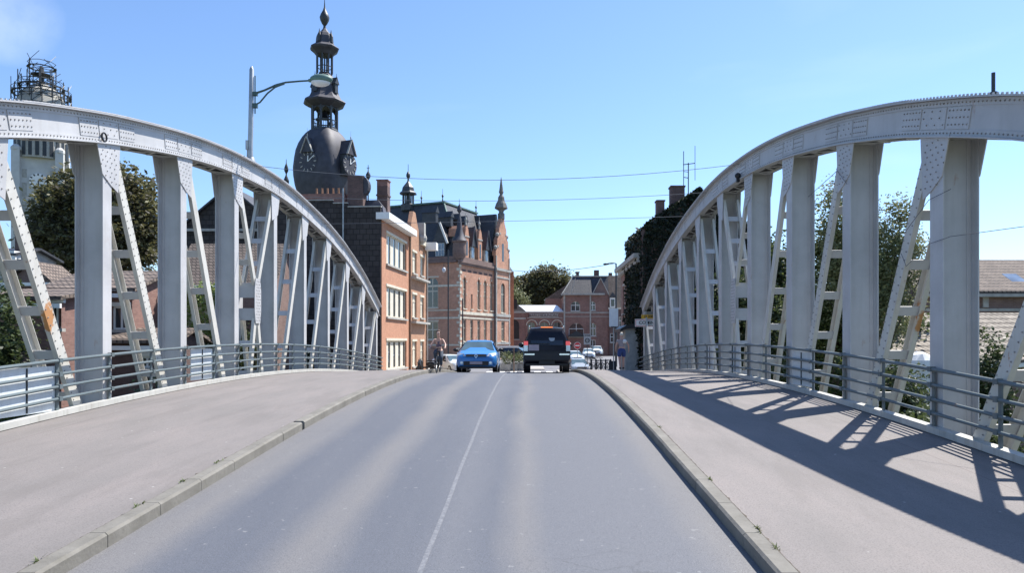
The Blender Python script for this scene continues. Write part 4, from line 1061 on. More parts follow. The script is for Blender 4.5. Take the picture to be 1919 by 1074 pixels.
# low hall with sign & bright roof
t, L, Zt = bg('market_hall', 'low brick hall with a bright pale roof and a long lettered signboard', 'hall', 984.3, 1056.5, 584, 'dull_brick', [(989, 1003, 604, 630, True), (1012, 1028, 604, 630, True), (1037, 1051, 604, 630, True)], frame='stone', rec=.2)
r = MB(); r.loft([[(-3.4, .1, Zt), (L - .0, .1, Zt), (L, 7, Zt), (-3.4, 7, Zt)], [(-3.3, 3.2, Zt + 1.2), (L - 1.0, 3.2, Zt + 1.2), (L - 1.0, 5, Zt + 1.2), (-3.3, 5, Zt + 1.2)]]); r.build('roof', 'glazed_white', t)
c = MB(); c.box(-.0, L, -.12, .1, Zt - .2, Zt - .02); c.box(.3, L - .2, -.1, .0, bz(596.5), bz(595.5)); c.box(.0, L, -.06, .02, bz(588) + .2, bz(587) + .25); c.build('gutter', 'stone', t)
c = MB(); c.box(.7, L - .9, -.14, .0, bz(595), bz(587.5)); sb = c.build('signboard', 'stone', t)
for s_, x_ in (('MARCHE', .28), ('DU', .53), ('NORD', .74)):
    text(s_, .62, 'dark_brick', sb, loc=(L * x_ - .1, -.16, bz(591.4)))
c = MB()
for i in range(3): c.tube([(.6 + i * 2.1 + .9 * math.cos(a) + .5, -.06, bz(610) + .9 * math.sin(a)) for a in [math.pi * j / 8 for j in range(9)]], .08, 4)
c.build('arch_band', 'cream', t)
# brick mansard house
t, L, Zt = bg('mansard_house', 'tall brick house with grey mansard roof, round-headed windows and large shop arch', 'house', 1056.8, 1141.5, 553, 'dull_brick',
    [(1070, 1087, 565, 583, True), (1105.5, 1116, 565, 582, True), (1066, 1094, 606, 632, True), (1105.5, 1117, 606, 630, True), (1106, 1116, 637, 668, False)])
r = MB(); r.loft([[(-.4, -.4, Zt), (L * .62, -.4, Zt), (L * .62, 9, Zt), (-.4, 9, Zt)], [(1.6, 2.0, bz(517)), (L * .62 - .1, 2.0, bz(517)), (L * .62 - .1, 7, bz(517)), (1.6, 7, bz(517))]]); rf = r.build('roof', 'slate', t)
c = MB(); c.prism([(L * .64, Zt + .01), (L * .98, Zt + .01), (L * .81, Zt + 2.7)], -.05, 2.6); gb = c.build('gable', 'brown_brick', t)
c = MB(); c.bar((L * .62, -.12, Zt), (L * .81, -.12, Zt + 2.85), .12, .2, up=(0, 1, 0)); c.bar((L * 1.0, -.12, Zt), (L * .81, -.12, Zt + 2.85), .12, .2, up=(0, 1, 0)); c.build('coping', 'stone', gb)
r = MB(); r.loft([[(L * .62, .5, Zt), (L, .5, Zt), (L, 9, Zt), (L * .62, 9, Zt)], [(L * .62, 2.2, bz(516)), (L, 2.2, bz(516)), (L, 7, bz(516)), (L * .62, 7, bz(516))]]); r.build('roof', 'slate', t)
c = MB(); c.box(-.5, L * .9, -.5, 0, Zt - .02, Zt + .28); c.build('cornice', 'stone', t)
c = MB(); c.box(1.5, L - .1, 1.9, 2.2, bz(517), bz(515)); c.tube([(-.3, -.3, Zt + .2), (1.6, 2.0, bz(517))], .1, 5); c.bar((1.1, -.45, Zt), (1.9, -.45, Zt + 2.8), .15, .1); c.build('ridge', 'stone', rf)
c = MB(); c.box(2.3, 2.8, 4, 4.5, bz(517), bz(507)); c.box(2.2, 2.9, 3.95, 4.55, bz(507), bz(505)); c.build('chimney', 'dark_brick', t)
c = MB(); c.box(L - 2.2, L - 1.4, 3, 4.2, bz(517), bz(503)); c.build('chimney', 'dark_brick', t)
c = MB(); c.box(-.05, L, -.06, .02, bz(587), bz(585)); c.box(-.05, L, -.05, .02, bz(594), bz(593)); c.box(-.05, .2, -.07, .02, 0, Zt); c.box(L * .57, L * .6, -.07, .02, 0, Zt); c.build('stone_band', 'stone', t)
c = MB(); gx = (1080 - 1056.8) * kb; c.prism([(gx - 1.5, bz(631)), (gx + 1.5, bz(631)), (gx, bz(620))], -.9, -.02); c.build('awning', 'iron', t)
# dormered house
t, L, Zt = bg('dormered_house', 'dark brick house with brown tiled roof and one white dormer, next to the mansard house', 'house', 1141.8, 1168, 577, 'dark_brick',
    [(1149 - 8, 1149 + 0, 590, 604, False)][:0] + [(1143.5, 1151.5, 594, 612, False), (1143.5, 1151.5, 625, 642, False), (1160, 1165, 594, 612, False)], YY=124.6)
r = MB(); r.loft([[(-.1, -.1, Zt), (L + .3, -.1, Zt), (L + .3, 8, Zt), (-.1, 8, Zt)], [(0, 3.2, bz(514)), (L + .3, 3.2, bz(514)), (L + .3, 5, bz(514)), (0, 5, bz(514))]]); rf = r.build('roof', 'tiles', t)
c = MB(); c.box(-.2, L + .2, -.3, 0, Zt - .25, Zt + .05); c.build('gutter', 'cream', t)
c = MB(); x_ = (1148 - 1141.8) * kb; c.box(x_ - .45, x_ + .45, -.15, 2.0, Zt, Zt + 1.7); d = c.build('dormer', 'white', t)
c = MB(); c.prism([(x_ - .65, Zt + 1.7), (x_ + .65, Zt + 1.7), (x_, Zt + 2.6)], -.3, 2.5); c.build('dormer_roof', 'slate', d)
c = MB(); c.box(x_ - .28, x_ + .28, -.19, -.14, Zt + .25, Zt + 1.4); c.build('window', 'glass', d)
c = MB(); c.box(.3, .9, 3.6, 4.2, bz(515), bz(508)); c.build('chimney', 'dark_brick', t)
# brick mass and trees behind
t = thing('rear_gable_house', 'plain brick gable rising behind the mansard house in front of the trees', 'house', (PX(1022, 138), 138, 0))
c = MB(); c.box(0, 7.5, 0, 6, -.1, PZ(560, 138)); c.build('wall', 'dull_brick', t)
c = MB(); c.prism([(0, PZ(560, 138)), (7.5, PZ(560, 138)), (7.5, PZ(528, 138)), (4.8, PZ(528, 138))], 0, 6); c.build('roof', 'tiles', t)
kt = 150 / 1400
tree('broad_tree', 'large dark purple-green tree behind the bright-roofed hall', (PX(1010, 150), 150, 0), 5,
     [(-2.2, 0, PZ(553, 150), 4.0, 4, 4.2), (2.2, 0, PZ(537, 150), 4.6, 4, 4.8), (0, 1, PZ(530, 150), 3.6, 3, 3.2), (5.4, 0, PZ(540, 150), 3.0, 3, 3.4), (-5.0, 0, PZ(549, 150), 2.6, 3, 3.2)], 30000, .24, 'beech', 21, clump=.5, shell=.3)
tree('pale_tree', 'small pale green tree behind the gate pavilion', (PX(962, 136), 136, 0), 4,
     [(0, 0, PZ(560, 136), 2.6, 2.5, 2.2), (-1.6, 0, PZ(556, 136), 2.2, 2, 2.0), (1.0, 0, PZ(566, 136), 1.7, 2, 1.8)], 11000, .18, 'olive', 22, clump=.32, shell=.3)
tree('far_tree', 'small dark tree at the far left of the square beside the gabled bay', (PX(948, 158), 158, 0), 4, [(0, 0, PZ(545, 158), 2.8, 2.5, 4.4)], 7000, .22, 'dark_green', 23, shell=.3)

# ------------------------------------------------------------------ right side of the street
t = thing('ivy_house', 'tall gabled house wholly covered in dark ivy at the right end of the bridge', 'house', (7.45, 49.2, 0))
pr = [(0, 0), (0, 9.9), (.55, 10.4), (3.75, 12.55), (5.3, 11.4), (8.6, 9.0), (8.6, 0)]
c = MB(); c.prism([(a, b - .1) for a, b in pr], 0, 7.5); c.build('wall', 'dark_brick', t)
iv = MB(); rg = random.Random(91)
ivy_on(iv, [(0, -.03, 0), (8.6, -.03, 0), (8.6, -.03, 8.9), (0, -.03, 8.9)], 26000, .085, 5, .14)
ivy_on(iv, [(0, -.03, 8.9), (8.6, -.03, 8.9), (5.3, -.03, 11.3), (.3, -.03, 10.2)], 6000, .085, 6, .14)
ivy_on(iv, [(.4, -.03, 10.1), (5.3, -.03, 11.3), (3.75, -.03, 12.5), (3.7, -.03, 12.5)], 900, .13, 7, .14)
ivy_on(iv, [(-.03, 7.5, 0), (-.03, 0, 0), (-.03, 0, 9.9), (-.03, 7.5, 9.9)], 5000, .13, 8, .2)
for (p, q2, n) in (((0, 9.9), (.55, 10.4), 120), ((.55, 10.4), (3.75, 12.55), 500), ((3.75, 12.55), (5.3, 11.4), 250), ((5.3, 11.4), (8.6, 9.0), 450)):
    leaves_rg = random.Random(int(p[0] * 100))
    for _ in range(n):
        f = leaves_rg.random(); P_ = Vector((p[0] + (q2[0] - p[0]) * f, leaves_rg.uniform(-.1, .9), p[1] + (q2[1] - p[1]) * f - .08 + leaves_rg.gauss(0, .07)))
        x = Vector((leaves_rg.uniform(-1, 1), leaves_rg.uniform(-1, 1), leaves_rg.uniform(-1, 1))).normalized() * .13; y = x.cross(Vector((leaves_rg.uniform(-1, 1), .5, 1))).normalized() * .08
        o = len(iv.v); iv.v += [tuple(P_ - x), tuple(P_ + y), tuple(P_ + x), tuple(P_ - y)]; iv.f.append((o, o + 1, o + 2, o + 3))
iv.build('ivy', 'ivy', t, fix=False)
c = MB(); c.box(2.05, 2.95, .8, 1.6, 11, 12.75); c.box(2.0, 3.0, .75, 1.65, 12.75, 12.85); c.build('chimney', 'dark_brick', t)
c = MB(); c.box(1.1, 1.6, .8, 1.5, 10.5, 11.8); c.box(1.05, 1.65, .75, 1.55, 11.8, 11.88); c.build('chimney', 'dark_brick', t)
t = thing('aerial', 'thin television aerial standing on the ivy house chimney', 'aerial', (PX(1290, 50.5), 50.5, 12.5))
c = MB(); c.tube([(0, 0, -.3), (0, 0, PZ(305, 50.5) - 12.5)], .035, 6); c.tube([(-.32, 0, .3), (-.32, 0, PZ(283, 50.5) - 12.5)], .025, 6); c.tube([(.45, 0, PZ(338, 50.5) - 12.5), (.45, 0, PZ(273, 50.5) - 12.5)], .018, 6)
z_ = PZ(307, 50.5) - 12.5; c.tube([(-.35, 0, z_ - .05), (.45, 0, z_ + .05)], .03, 6); c.tube([(-.32, 0, z_ - .5), (0, 0, z_ - .55)], .02, 6); c.tube([(-.32, 0, z_ - .9), (0, 0, z_ - .95)], .03, 6); c.build('mast', 'iron', t)
# terrace beyond the ivy house
t = thing('terrace_house', 'shaded brick terrace house with stone cornice and slate mansard beyond the ivy house', 'house', (7.5, 61.0, 0), R(-90))
ops = []
for i in range(3):
    x_ = 1.2 + i * 3.1
    ops += [(x_, x_ + 1.1, 4.6, 6.8), (x_, x_ + 1.1, 1.0, 3.2)]
w = MB(); wall(w, g, 0, 11.2, -.1, 8.0, ops); closing(w, 11.2, 7, -.1, 8.0); w.build('wall', 'dull_brick', t)
for o in ops: window(t, g, o, 'white', 'glass', 2, (.65,), .12, .08, 'stone', 'stone')
c = MB(); gbox(c, g, -.1, 11.2, -.55, .05, 8.0, 8.3); gbox(c, g, -.1, 11.2, -.3, .05, 7.7, 8.0); c.build('cornice', 'stone', t)
c = MB(); c.loft([[(-.1, 0, 8.3), (11.2, 0, 8.3), (11.2, 7, 8.3), (-.1, 7, 8.3)], [(1.2, .8, 10.6), (11.1, .8, 10.6), (11.1, 6, 10.6), (1.2, 6, 10.6)]]); c.build('roof', 'slate', t)
t = thing('corner_porch', 'small grey rendered porch with a dark curved canopy at the foot of the ivy house', 'porch', (7.0, 50.2, 0))
c = MB(); c.box(-.55, .5, 0, 3, -.3, 3.3); c.build('wall', 'stone', t)
c = MB(); c.prism([(-.95, 3.05), (-.9, 3.25), (-.5, 3.5), (.5, 3.6), (.5, 3.3), (-.5, 3.25)], -.3, 3.2); c.build('canopy', 'black', t)
# ------------------------------------------------------------------ left background
M['pale_concrete'] = plain('pale concrete', (.50, .495, .48), .8, var=.12, scale=.6)
t = thing('church_tower', 'pale concrete church tower with clock, its top wrapped in scaffolding, far left', 'church tower', (PX(78, 140), 140, -3), R(24))
Z = lambda py: PZ(py, 140) + 3
w = MB(); w.box(-3.1, 3.1, -3.1, 3.1, 0, Z(302)); w.build('shaft', 'pale_concrete', t)
c = MB()
for sx_, sy_ in ((-1, -1), (1, -1), (-1, 1), (1, 1)):
    x, y = sx_ * 3.4, sy_ * 3.4; c.box(x - .65, x + .65, y - .65, y + .65, 0, Z(292)); c.lathe([(.85, 0), (.85, .5), (.4, 1.0)], (x, y, Z(292)), 8)
c.build('corner_pier', 'pale_concrete', t)
c = MB(); c.lathe([(4.3, Z(303)), (4.3, Z(262)), (4.6, Z(258)), (4.3, Z(250)), (4.2, Z(225)), (4.1, Z(200)), (3.8, Z(190)), (3.2, Z(176)), (2.4, Z(168)), (1.3, Z(160))], (0, 0, 0), 16, .2); dr = c.build('drum', 'concrete', t)
c = MB()
for k in range(24):
    a = 6.283 * k / 24; x, y = 4.32 * math.cos(a), 4.32 * math.sin(a); u = Vector((-math.sin(a), math.cos(a), 0)) * .3
    c.loft([[(x - u.x, y - u.y, z), (x + u.x, y + u.y, z), (x * 1.01 + u.x, y * 1.01 + u.y, z), (x * 1.01 - u.x, y * 1.01 - u.y, z)] for z in (Z(300), Z(268))])
c.build('louvre', 'iron', dr)
c = MB()
for z0, z1 in ((325, 340), (350, 375), (385, 430)):
    for x in (-2.5, 1.8): c.box(x, x + .7, -3.16, -3.08, Z(z1), Z(z0))
c.box(-1.1, 1.1, -3.15, -3.09, Z(470), Z(372)); c.build('louvre', 'stone', t)
c = MB(); c.disc((0, -3.25, Z(346)), 1.45, (0, 1, 0), .2, 24); fc = c.build('clock_face', 'white', t)
c = MB()
for i in range(12):
    a = i * math.pi / 6; c.bar((1.05 * math.cos(a), -3.38, Z(346) + 1.05 * math.sin(a)), (1.4 * math.cos(a), -3.38, Z(346) + 1.4 * math.sin(a)), .22, .04, up=(0, 1, 0))
c.bar((0, -3.4, Z(346)), (.9, -3.4, Z(346) + .5), .16, .04, up=(0, 1, 0)); c.bar((0, -3.4, Z(346)), (.15, -3.4, Z(346) - 1.2), .16, .04, up=(0, 1, 0)); c.build('clock_mark', 'black', fc)
c = MB(); c.lathe([(.5, Z(160)), (.4, Z(145)), (1.9, Z(141)), (.5, Z(136)), (.3, Z(125))], (0, 0, 0), 8); c.lathe([(2.2, Z(172)), (2.2, Z(168))], (0, 0, 0), 8); c.build('spirelet', 'lead_dark', t)
c = MB(); rg = random.Random(12)
for ring_, (rr, z0, z1, n) in enumerate(((4.8, 262, 172, 18), (3.7, 215, 150, 13), (2.3, 178, 122, 8))):
    for k in range(n):
        a = 6.283 * k / n; x, y = rr * math.cos(a), rr * math.sin(a); c.tube([(x, y, Z(z0)), (x, y, Z(z1) + rg.uniform(-1.6, 1.6))], .09, 4)
        b_ = 6.283 * (k + 1) / n; x2, y2 = rr * math.cos(b_), rr * math.sin(b_)
        for j in range(int((z0 - z1) / 14)):
            zz_ = Z(z0) + j * 1.6 + 1.2
            c.tube([(x, y, zz_), (x2, y2, zz_)], .06, 4)
            if (j + k) % 2 == 0: c.tube([(x, y, zz_), (x2, y2, zz_ + 1.6)], .055, 4)
            if (j * 3 + k) % 4 == 0: c.tube([(x, y, zz_), (x * .45, y * .45, zz_ + .3)], .06, 4)
            if j % 2: c.bar((x * .97, y * .97, zz_ - .9), (x2 * .97, y2 * .97, zz_ - .9), .5, .05)
c.build('scaffolding', 'iron', t)
LG = -3.4
def cottage(name, label, X0, Y0, W_, D_, He, Hr, wallm, roofm, ops=(), rz=0, cat='house', ridge='x', frame='white', base=LG):
    t = thing(name, label, cat, (X0, Y0, base), rz)
    w = MB(); wall(w, g, 0, W_, 0, He, list(ops)); closing(w, W_, D_, 0, He)
    if ridge == 'y': w.prism([(0, He), (W_, He), (W_ / 2, Hr)], 0, D_)
    else: w.prism([(0, He), (D_, He), (D_ / 2, Hr)], 0.0, W_, 'yz')
    w.build('wall', wallm, t)
    for o in ops: window(t, g, o, frame, 'glass', 2, (), .12, .08, 'stone', frame)
    r = MB(); e = .35
    if ridge == 'x':
        s_ = (Hr - He) / (D_ / 2)
        for sg in (0, 1):
            y0, y1 = (-e, D_ / 2) if sg == 0 else (D_ + e, D_ / 2)
            r.loft([[(x, y0, He - e * s_ + .02), (x, y1, Hr + .02), (x, y1, Hr + .16), (x, y0, He - e * s_ + .16)] for x in (-.3, W_ + .3)])
    else:
        s_ = (Hr - He) / (W_ / 2)
        for sg in (0, 1):
            x0, x1 = (-e, W_ / 2) if sg == 0 else (W_ + e, W_ / 2)
            r.loft([[(x0, y, He - e * s_ + .02), (x1, y, Hr + .02), (x1, y, Hr + .16), (x0, y, He - e * s_ + .16)] for y in (-.3, D_ + .3)])
    r.build('roof', roofm, t)
    c = MB(); c.box(-.3, W_ + .3, -.42, -.3, He - .35, He - .18); c.build('gutter', 'white' if frame == 'white' else 'stone', t)
    return t
def zl(py, Y): return PZ(py, Y) - LG
Y = 31.0
cottage('tiled_cottage', 'brick cottage with clay tile roof and white fascia, framed by the first left columns', PX(92, Y), Y, 3.45, 5.5, zl(543, Y), zl(514, Y + 2.7), 'dull_brick', 'tiles',
        [(.45, 1.75, zl(618, Y), zl(574, Y)), (2.6, 3.3, zl(618, Y), zl(574, Y))])
Y = 30.2
cottage('lean_to', 'low brick outbuilding with tiled roof in front of the ivy-clad garden wall', PX(206, Y), Y, 2.6, 2.6, zl(640, Y), zl(622, Y + 1.3), 'dark_brick', 'tiles', [(1.2, 1.7, zl(690, Y), zl(668, Y))])
Y = 27
cottage('red_shed', 'plain reddish house wall at the far left edge under a white gutter', PX(-60, Y), Y + 1, 2.65, 5, zl(558, Y), zl(547, Y + 3), 'dull_brick', 'tiles', [(2.3, 2.75, zl(615, Y), zl(565, Y))])
Y = 38
cottage('far_cottage', 'gabled house with brown roof seen above the far left wall', PX(22, Y), Y, 1.9, 2.2, zl(524, Y), zl(494, Y), 'brown_brick', 'tiles', ridge='y')
Y = 44
t = cottage('roof_annex', 'flat-topped block with a white ventilation box at the far left', PX(-60, Y + 2), Y + 2, 2.9, 4, zl(478, Y + 2), zl(470, Y + 4), 'stone', 'slate')
c = MB(); c.box(2.45, 3.05, -.3, .3, zl(478, Y), zl(463, Y)); c.build('vent_box', 'white', t)
c = MB(); c.box(2.2, 2.8, 1, 1.6, zl(478, Y), zl(422, Y)); c.build('chimney', 'dark_brick', t)
# ivy covered garden wall
Y = 33.5
t = thing('garden_wall', 'long pale garden wall overgrown with bright green ivy behind the left railing', 'garden wall', (PX(236, Y), Y, LG))
Lw = PX(424, Y) - PX(236, Y)
c = MB(); c.box(0, Lw, 0, .3, 0, zl(548, Y)); c.build('wall', 'cream', t)
c = MB(); ivy_on(c, [(0, -.02, 2.0), (Lw, -.02, 2.0), (Lw, -.02, zl(545, Y)), (0, -.02, zl(545, Y))], 9000, .07, 31, .22); ivy_on(c, [(0, -.1, zl(550, Y)), (Lw, -.1, zl(550, Y)), (Lw, .4, zl(540, Y)), (0, .4, zl(540, Y))], 2000, .07, 32, .2); c.build('ivy', 'ivy_lit', t, fix=False)
Y = 50
cottage('slate_house', 'big dark slate-hung house with red tiled lower roof behind the left arch', PX(345, Y), Y, 6.2, 7, zl(425, Y), zl(352, Y), 'shingle', 'slate', ridge='y', frame='stone')
Y = 41
cottage('red_tiled_house', 'house with orange-brown tiles and a white dormer below the dark slate house', PX(330, Y), Y, 5.2, 5, zl(530, Y), zl(462, Y + 2.5), 'brown_brick', 'tiles')
Y = 60
tree('copper_beech', 'large round copper beech tree standing left of the first column pair', (PX(185, Y), Y, LG), 7,
     [(0, 0, zl(400, Y), 4.3, 4, 4.3), (-2.4, -.5, zl(420, Y), 3.0, 3, 3.3), (2.3, -.5, zl(400, Y), 3.0, 3, 3.4), (-3.3, -.5, zl(465, Y), 2.2, 2.4, 3), (3.0, -.5, zl(455, Y), 2.3, 2.4, 3.2), (0, -1.5, zl(470, Y), 4.6, 3, 3.2)], 60000, .19, 'beech', 41, clump=.30, rt=.45, shell=.35)
for i, (px, Y, py, w_, mt, lb) in enumerate(((8, 26.5, 492, 1.0, 'dark_green', 'dark bush between the far left cottages'), (132, 30, 600, .8, 'dark_green', 'dark bush in the yard of the tiled cottage'), (5, 19.5, 700, 1.2, 'green', 'green bush below the left railing panels'), (300, 26, 700, 1.0, 'dark_green', 'dark bush below the railing near the garden wall'), (440, 40, 560, 1.5, 'dark_green', 'dark shrub behind the fourth left column'), (560, 46.5, 640, 1.6, 'dark_green', 'dark shrub at the foot of the shingled wall'))):
    h_ = PZ(py, Y) - LG
    tree('bush', lb, (PX(px, Y), Y, LG), 1, [(0, 0, h_ * .55, w_, w_, h_ * .45)], 7000, .09, mt, 50 + i, cat='bush', clump=.2, rt=.06, limbs=4, shell=.2)
# ------------------------------------------------------------------ right background
Y = 30
tree('airy_tree', 'airy light-crowned tree rising between the two nearest right columns', (PX(1640, Y), Y, LG), 4,
     [(-1.4, 0, zl(440, Y), 1.0, 1, 2.0), (.3, 0, zl(455, Y), 1.3, 1, 1.7), (1.2, 0, zl(480, Y), 1.2, 1, 1.6), (-1.0, 0, zl(520, Y), 1.5, 1.2, 2.0), (.6, 0, zl(560, Y), 1.7, 1.2, 2.0), (-1.7, 0, zl(370, Y), .35, .4, .7), (1.0, 0, zl(400, Y), .5, .4, .8)], 26000, .062, 'olive', 61, clump=.22, rt=.12, shell=.2, limbs=12)
Y = 31.5
tree('bushy_tree', 'bushy green tree behind the second and third right columns', (PX(1560, Y), Y, LG), 3,
     [(0, 0, zl(480, Y), 1.5, 1.3, 2.3), (1.2, 0, zl(560, Y), 1.7, 1.4, 2.0), (-.4, 0, zl(600, Y), 1.7, 1.4, 2.4)], 24000, .08, 'green', 62, clump=.25, rt=.15, shell=.2)
for i, (px, Y, py, w_, mt, lb) in enumerate(((1455, 38, 425, 1.6, 'dark_green', 'dark tree seen through the third right bay'), (1395, 42, 480, 1.7, 'dark_green', 'dark tree behind the fourth right column'), (1520, 35, 545, 1.8, 'dark_green', 'low dark tree beneath the bushy green tree'), (1675, 33, 560, 1.3, 'dark_green', 'low dark tree left of the nearest right column'))):
    h_ = PZ(py, Y) - LG
    tree('dark_tree', lb, (PX(px, Y), Y, LG), 2, [(0, 0, h_ * .7, w_, w_, h_ * .3), (.2, -.3, h_ * .4, w_, w_, h_ * .3)], 18000, .11, mt, 70 + i, clump=.28, rt=.14, shell=.2)
for i, (px, Y, py, w_, mt, lb) in enumerate(((1857, 24, 628, .75, 'dark_green', 'round dark conifer bush right of the nearest right column'), (1480, 28, 640, 1.3, 'dark_green', 'dark shrub below the third right bay'), (1600, 27, 650, 1.3, 'green', 'green shrub below the second right bay'), (1690, 23, 660, 1.0, 'dark_green', 'shrub with yellowish tips beside the pale tiled shed'), (1760, 19, 740, 1.2, 'dark_green', 'dark shrub below the nearest right column'), (1900, 17, 800, 1.0, 'dark_green', 'dark shrub at the right edge below the railing'))):
    h_ = PZ(py, Y) - LG
    tree('shrub', lb, (PX(px, Y), Y, LG), 1, [(0, 0, h_ * .55, w_, w_, h_ * .45)], 9000, .075, mt, 80 + i, cat='bush', clump=.18, rt=.05, limbs=4, shell=.2)
Y = 40
t = cottage('tiled_house', 'brown brick house with dark tiled roof and skylight at the right edge', PX(1728, Y), Y, 11, 7, zl(545, Y), zl(492, Y + 3.5), 'brown_brick', 'tiles', [(5.2, 6.3, zl(600, Y), zl(585, Y)), (1.5, 2.6, zl(600, Y), zl(580, Y)), (7.6, 8.6, zl(600, Y), zl(585, Y))], frame='stone')
c = MB(); c.prism([(.5, zl(535, Y)), (1.6, zl(512, Y)), (1.65, zl(512, Y) + .12), (.5, zl(535, Y) + .14)], 5.3, 6.1, 'yz'); c.build('skylight', 'glass_blue', t)
c = MB(); c.box(3.2, 3.5, -.12, 0, zl(545, Y) - .9, zl(545, Y) - .3); c.box(6.3, 6.6, -.12, 0, zl(545, Y) - .9, zl(545, Y) - .3); c.box(0, 11, -.06, 0, zl(545, Y) - 1.1, zl(545, Y) - .95); c.build('corbel', 'stone', t)
Y = 30.5
cottage('pale_shed', 'low shed with a broad pale tiled roof behind the nearest right column', PX(1655, Y), Y, 7.5, 6.5, zl(672, Y), zl(593, Y + 3.2), 'brown_brick', 'tiles_pale')
t = thing('garden_tarpaulin', 'crumpled white tarpaulin heap beside the pale tiled shed', 'tarpaulin', (PX(1722, 27), 27, PZ(690, 27)))
c = MB(); rg = random.Random(2); c.loft([[(rg.uniform(.85, 1.15) * r_ * .55 * math.cos(6.283 * k / 12), r_ * .4 * math.sin(6.283 * k / 12), z_ + rg.uniform(-.04, .04)) for k in range(12)] for r_, z_ in ((1, -2.6), (1.1, 0), (1, .3), (.6, .5), (.2, .58))]); c.build('sheet', 'white', t)

# ------------------------------------------------------------------ vehicles
def carbody(st, zl_=0.0):
    # st: (y, zbottom, zbelt, ztop, half width at belt, half width at top)
    rings = []
    for y, zb, zm, zt, wb, wt in st:
        h = zm - zb
        rings.append([(-wb * .93, y, zb), (-wb, y, zb + h * .25), (-wb * 1.0, y, zb + h * .7), (-wb * .965, y, zm), (-wt - .03, y, zm + (zt - zm) * .80), (-wt + .05, y, zm + (zt - zm) * .97), (-wt * .5, y, zt + .012), (wt * .5, y, zt + .012),
                      (wt - .05, y, zm + (zt - zm) * .97), (wt + .03, y, zm + (zt - zm) * .80), (wb * .965, y, zm), (wb, y, zb + h * .7), (wb, y, zb + h * .25), (wb * .93, y, zb)])
    return rings
def wheel(t, x, y, r, w, side):
    m = MB(); m.tube([(x - w / 2, y, r), (x + w / 2, y, r)], r, 24); ty = m.build('wheel', 'black', t, smooth=True)
    m = MB(); xs_ = x + side * (w / 2 + .006); m.disc((xs_, y, r), r * .62, (1, 0, 0), .02, 18); rim = m.build('rim', 'galv', ty)
    m = MB(); m.disc((x + side * (w / 2 - .02), y, r + .02), r * 1.16, (1, 0, 0), .01, 24)
    m.build('wheel_arch', 'black', t)
def paint(name, col, rough=.25): return plain(name, col, rough, .0, .03, coat=.6)
M['blue_paint'] = paint('blue car paint', (.035, .19, .50)); M['navy'] = plain('dark navy car paint', (.006, .007, .016), .4, spec=.3)
M['white_paint'] = paint('white car paint', (.62, .66, .68)); M['silver_paint'] = paint('silver car paint', (.33, .36, .38)); M['grey_paint'] = plain('dark grey car paint', (.022, .024, .028), .5, spec=.3)
M['tail'] = plain('red tail lamp', (.75, .10, .10), .3, var=.1, emit=.25); M['amber'] = plain('lit brake lamp', (.9, .25, .08), .3, var=.05, emit=.45)
M['headlamp'] = plain('headlamp glass', (.55, .60, .65), .12, .3, var=.2); M['plate'] = plain('blank number plate', (.34, .29, .33), .6, var=.05)
M['car_glass'] = glass('car glass', (.02, .025, .035), .05); M['windscreen'] = glass('windscreen', (.06, .10, .12), .08)
M['chrome'] = plain('chrome', (.6, .62, .64), .15, .9, var=.05)
def slope(y): return math.atan2(dz(y + .3) - dz(y - .3), .6)
# --- black off-roader seen from behind
sx0 = PX(1025, 30.0); yc = 32.4
t = thing('off_road_car', 'tall black off-road car driving away over the crest, brake lamp lit', 'car', (sx0, yc, dz(yc) + .005)); t.rotation_euler = (slope(yc), 0, 0)
st = [(-2.38, .62, 1.02, 1.10, .86, .80), (-2.34, .45, 1.04, 1.62, .93, .68), (-2.20, .36, 1.08, 1.80, .955, .68), (-1.6, .34, 1.1, 1.86, .96, .70), (0, .34, 1.1, 1.87, .96, .70), (.55, .34, 1.1, 1.82, .96, .68), (1.15, .34, 1.1, 1.16, .95, .80), (2.1, .36, 1.02, 1.08, .93, .76), (2.35, .5, .95, .98, .84, .7)]
body = MB().loft(carbody(st)).build('body', 'navy', t, smooth=True)
m = MB(); m.loft([[(-.66, -2.425, 1.10), (.66, -2.425, 1.10), (.60, -2.235, 1.72), (-.60, -2.235, 1.72)], [(-.66, -2.35, 1.10), (.66, -2.35, 1.10), (.60, -2.2, 1.72), (-.60, -2.2, 1.72)]]); m.build('rear_window', 'car_glass', t)
for sg in (-1, 1):
    m = MB()
    for y0, y1 in ((-2.0, -1.2), (-1.1, -.2), (-.1, .6)): m.add([(sg * .958, y0, 1.14), (sg * .958, y1, 1.14), (sg * .735, y1 - .05, 1.66), (sg * .735, y0 + .08, 1.66)], [(0, 1, 2, 3)])
    m.build('side_window', 'car_glass', t)
m = MB(); m.box(-.9, .9, -2.52, -2.3, .50, .80); m.box(-.82, .82, -2.45, -2.3, .80, .86); bp = m.build('bumper', 'grey_paint', t)
m = MB()
for sg in (-1, 1): m.box(*sorted((sg * .5, sg * .90)), -2.535, -2.51, .70, .76)
m.build('bumper_trim', 'chrome', bp)
m = MB(); m.box(-.32, .32, -2.40, -2.20, .34, .50); m.box(-.85, .85, -2.2, -2.0, .28, .42); m.box(-.1, .15, -2.53, -2.5, .52, .72); m.build('underbody', 'black', t)
m = MB(); m.box(-.74, -.32, -2.47, -2.43, .88, 1.12); m.build('number_plate', 'plate', t)
m = MB(); m.box(-.76, .1, -2.44, -2.40, 1.14, 1.17); m.build('handle_trim', 'black', t)
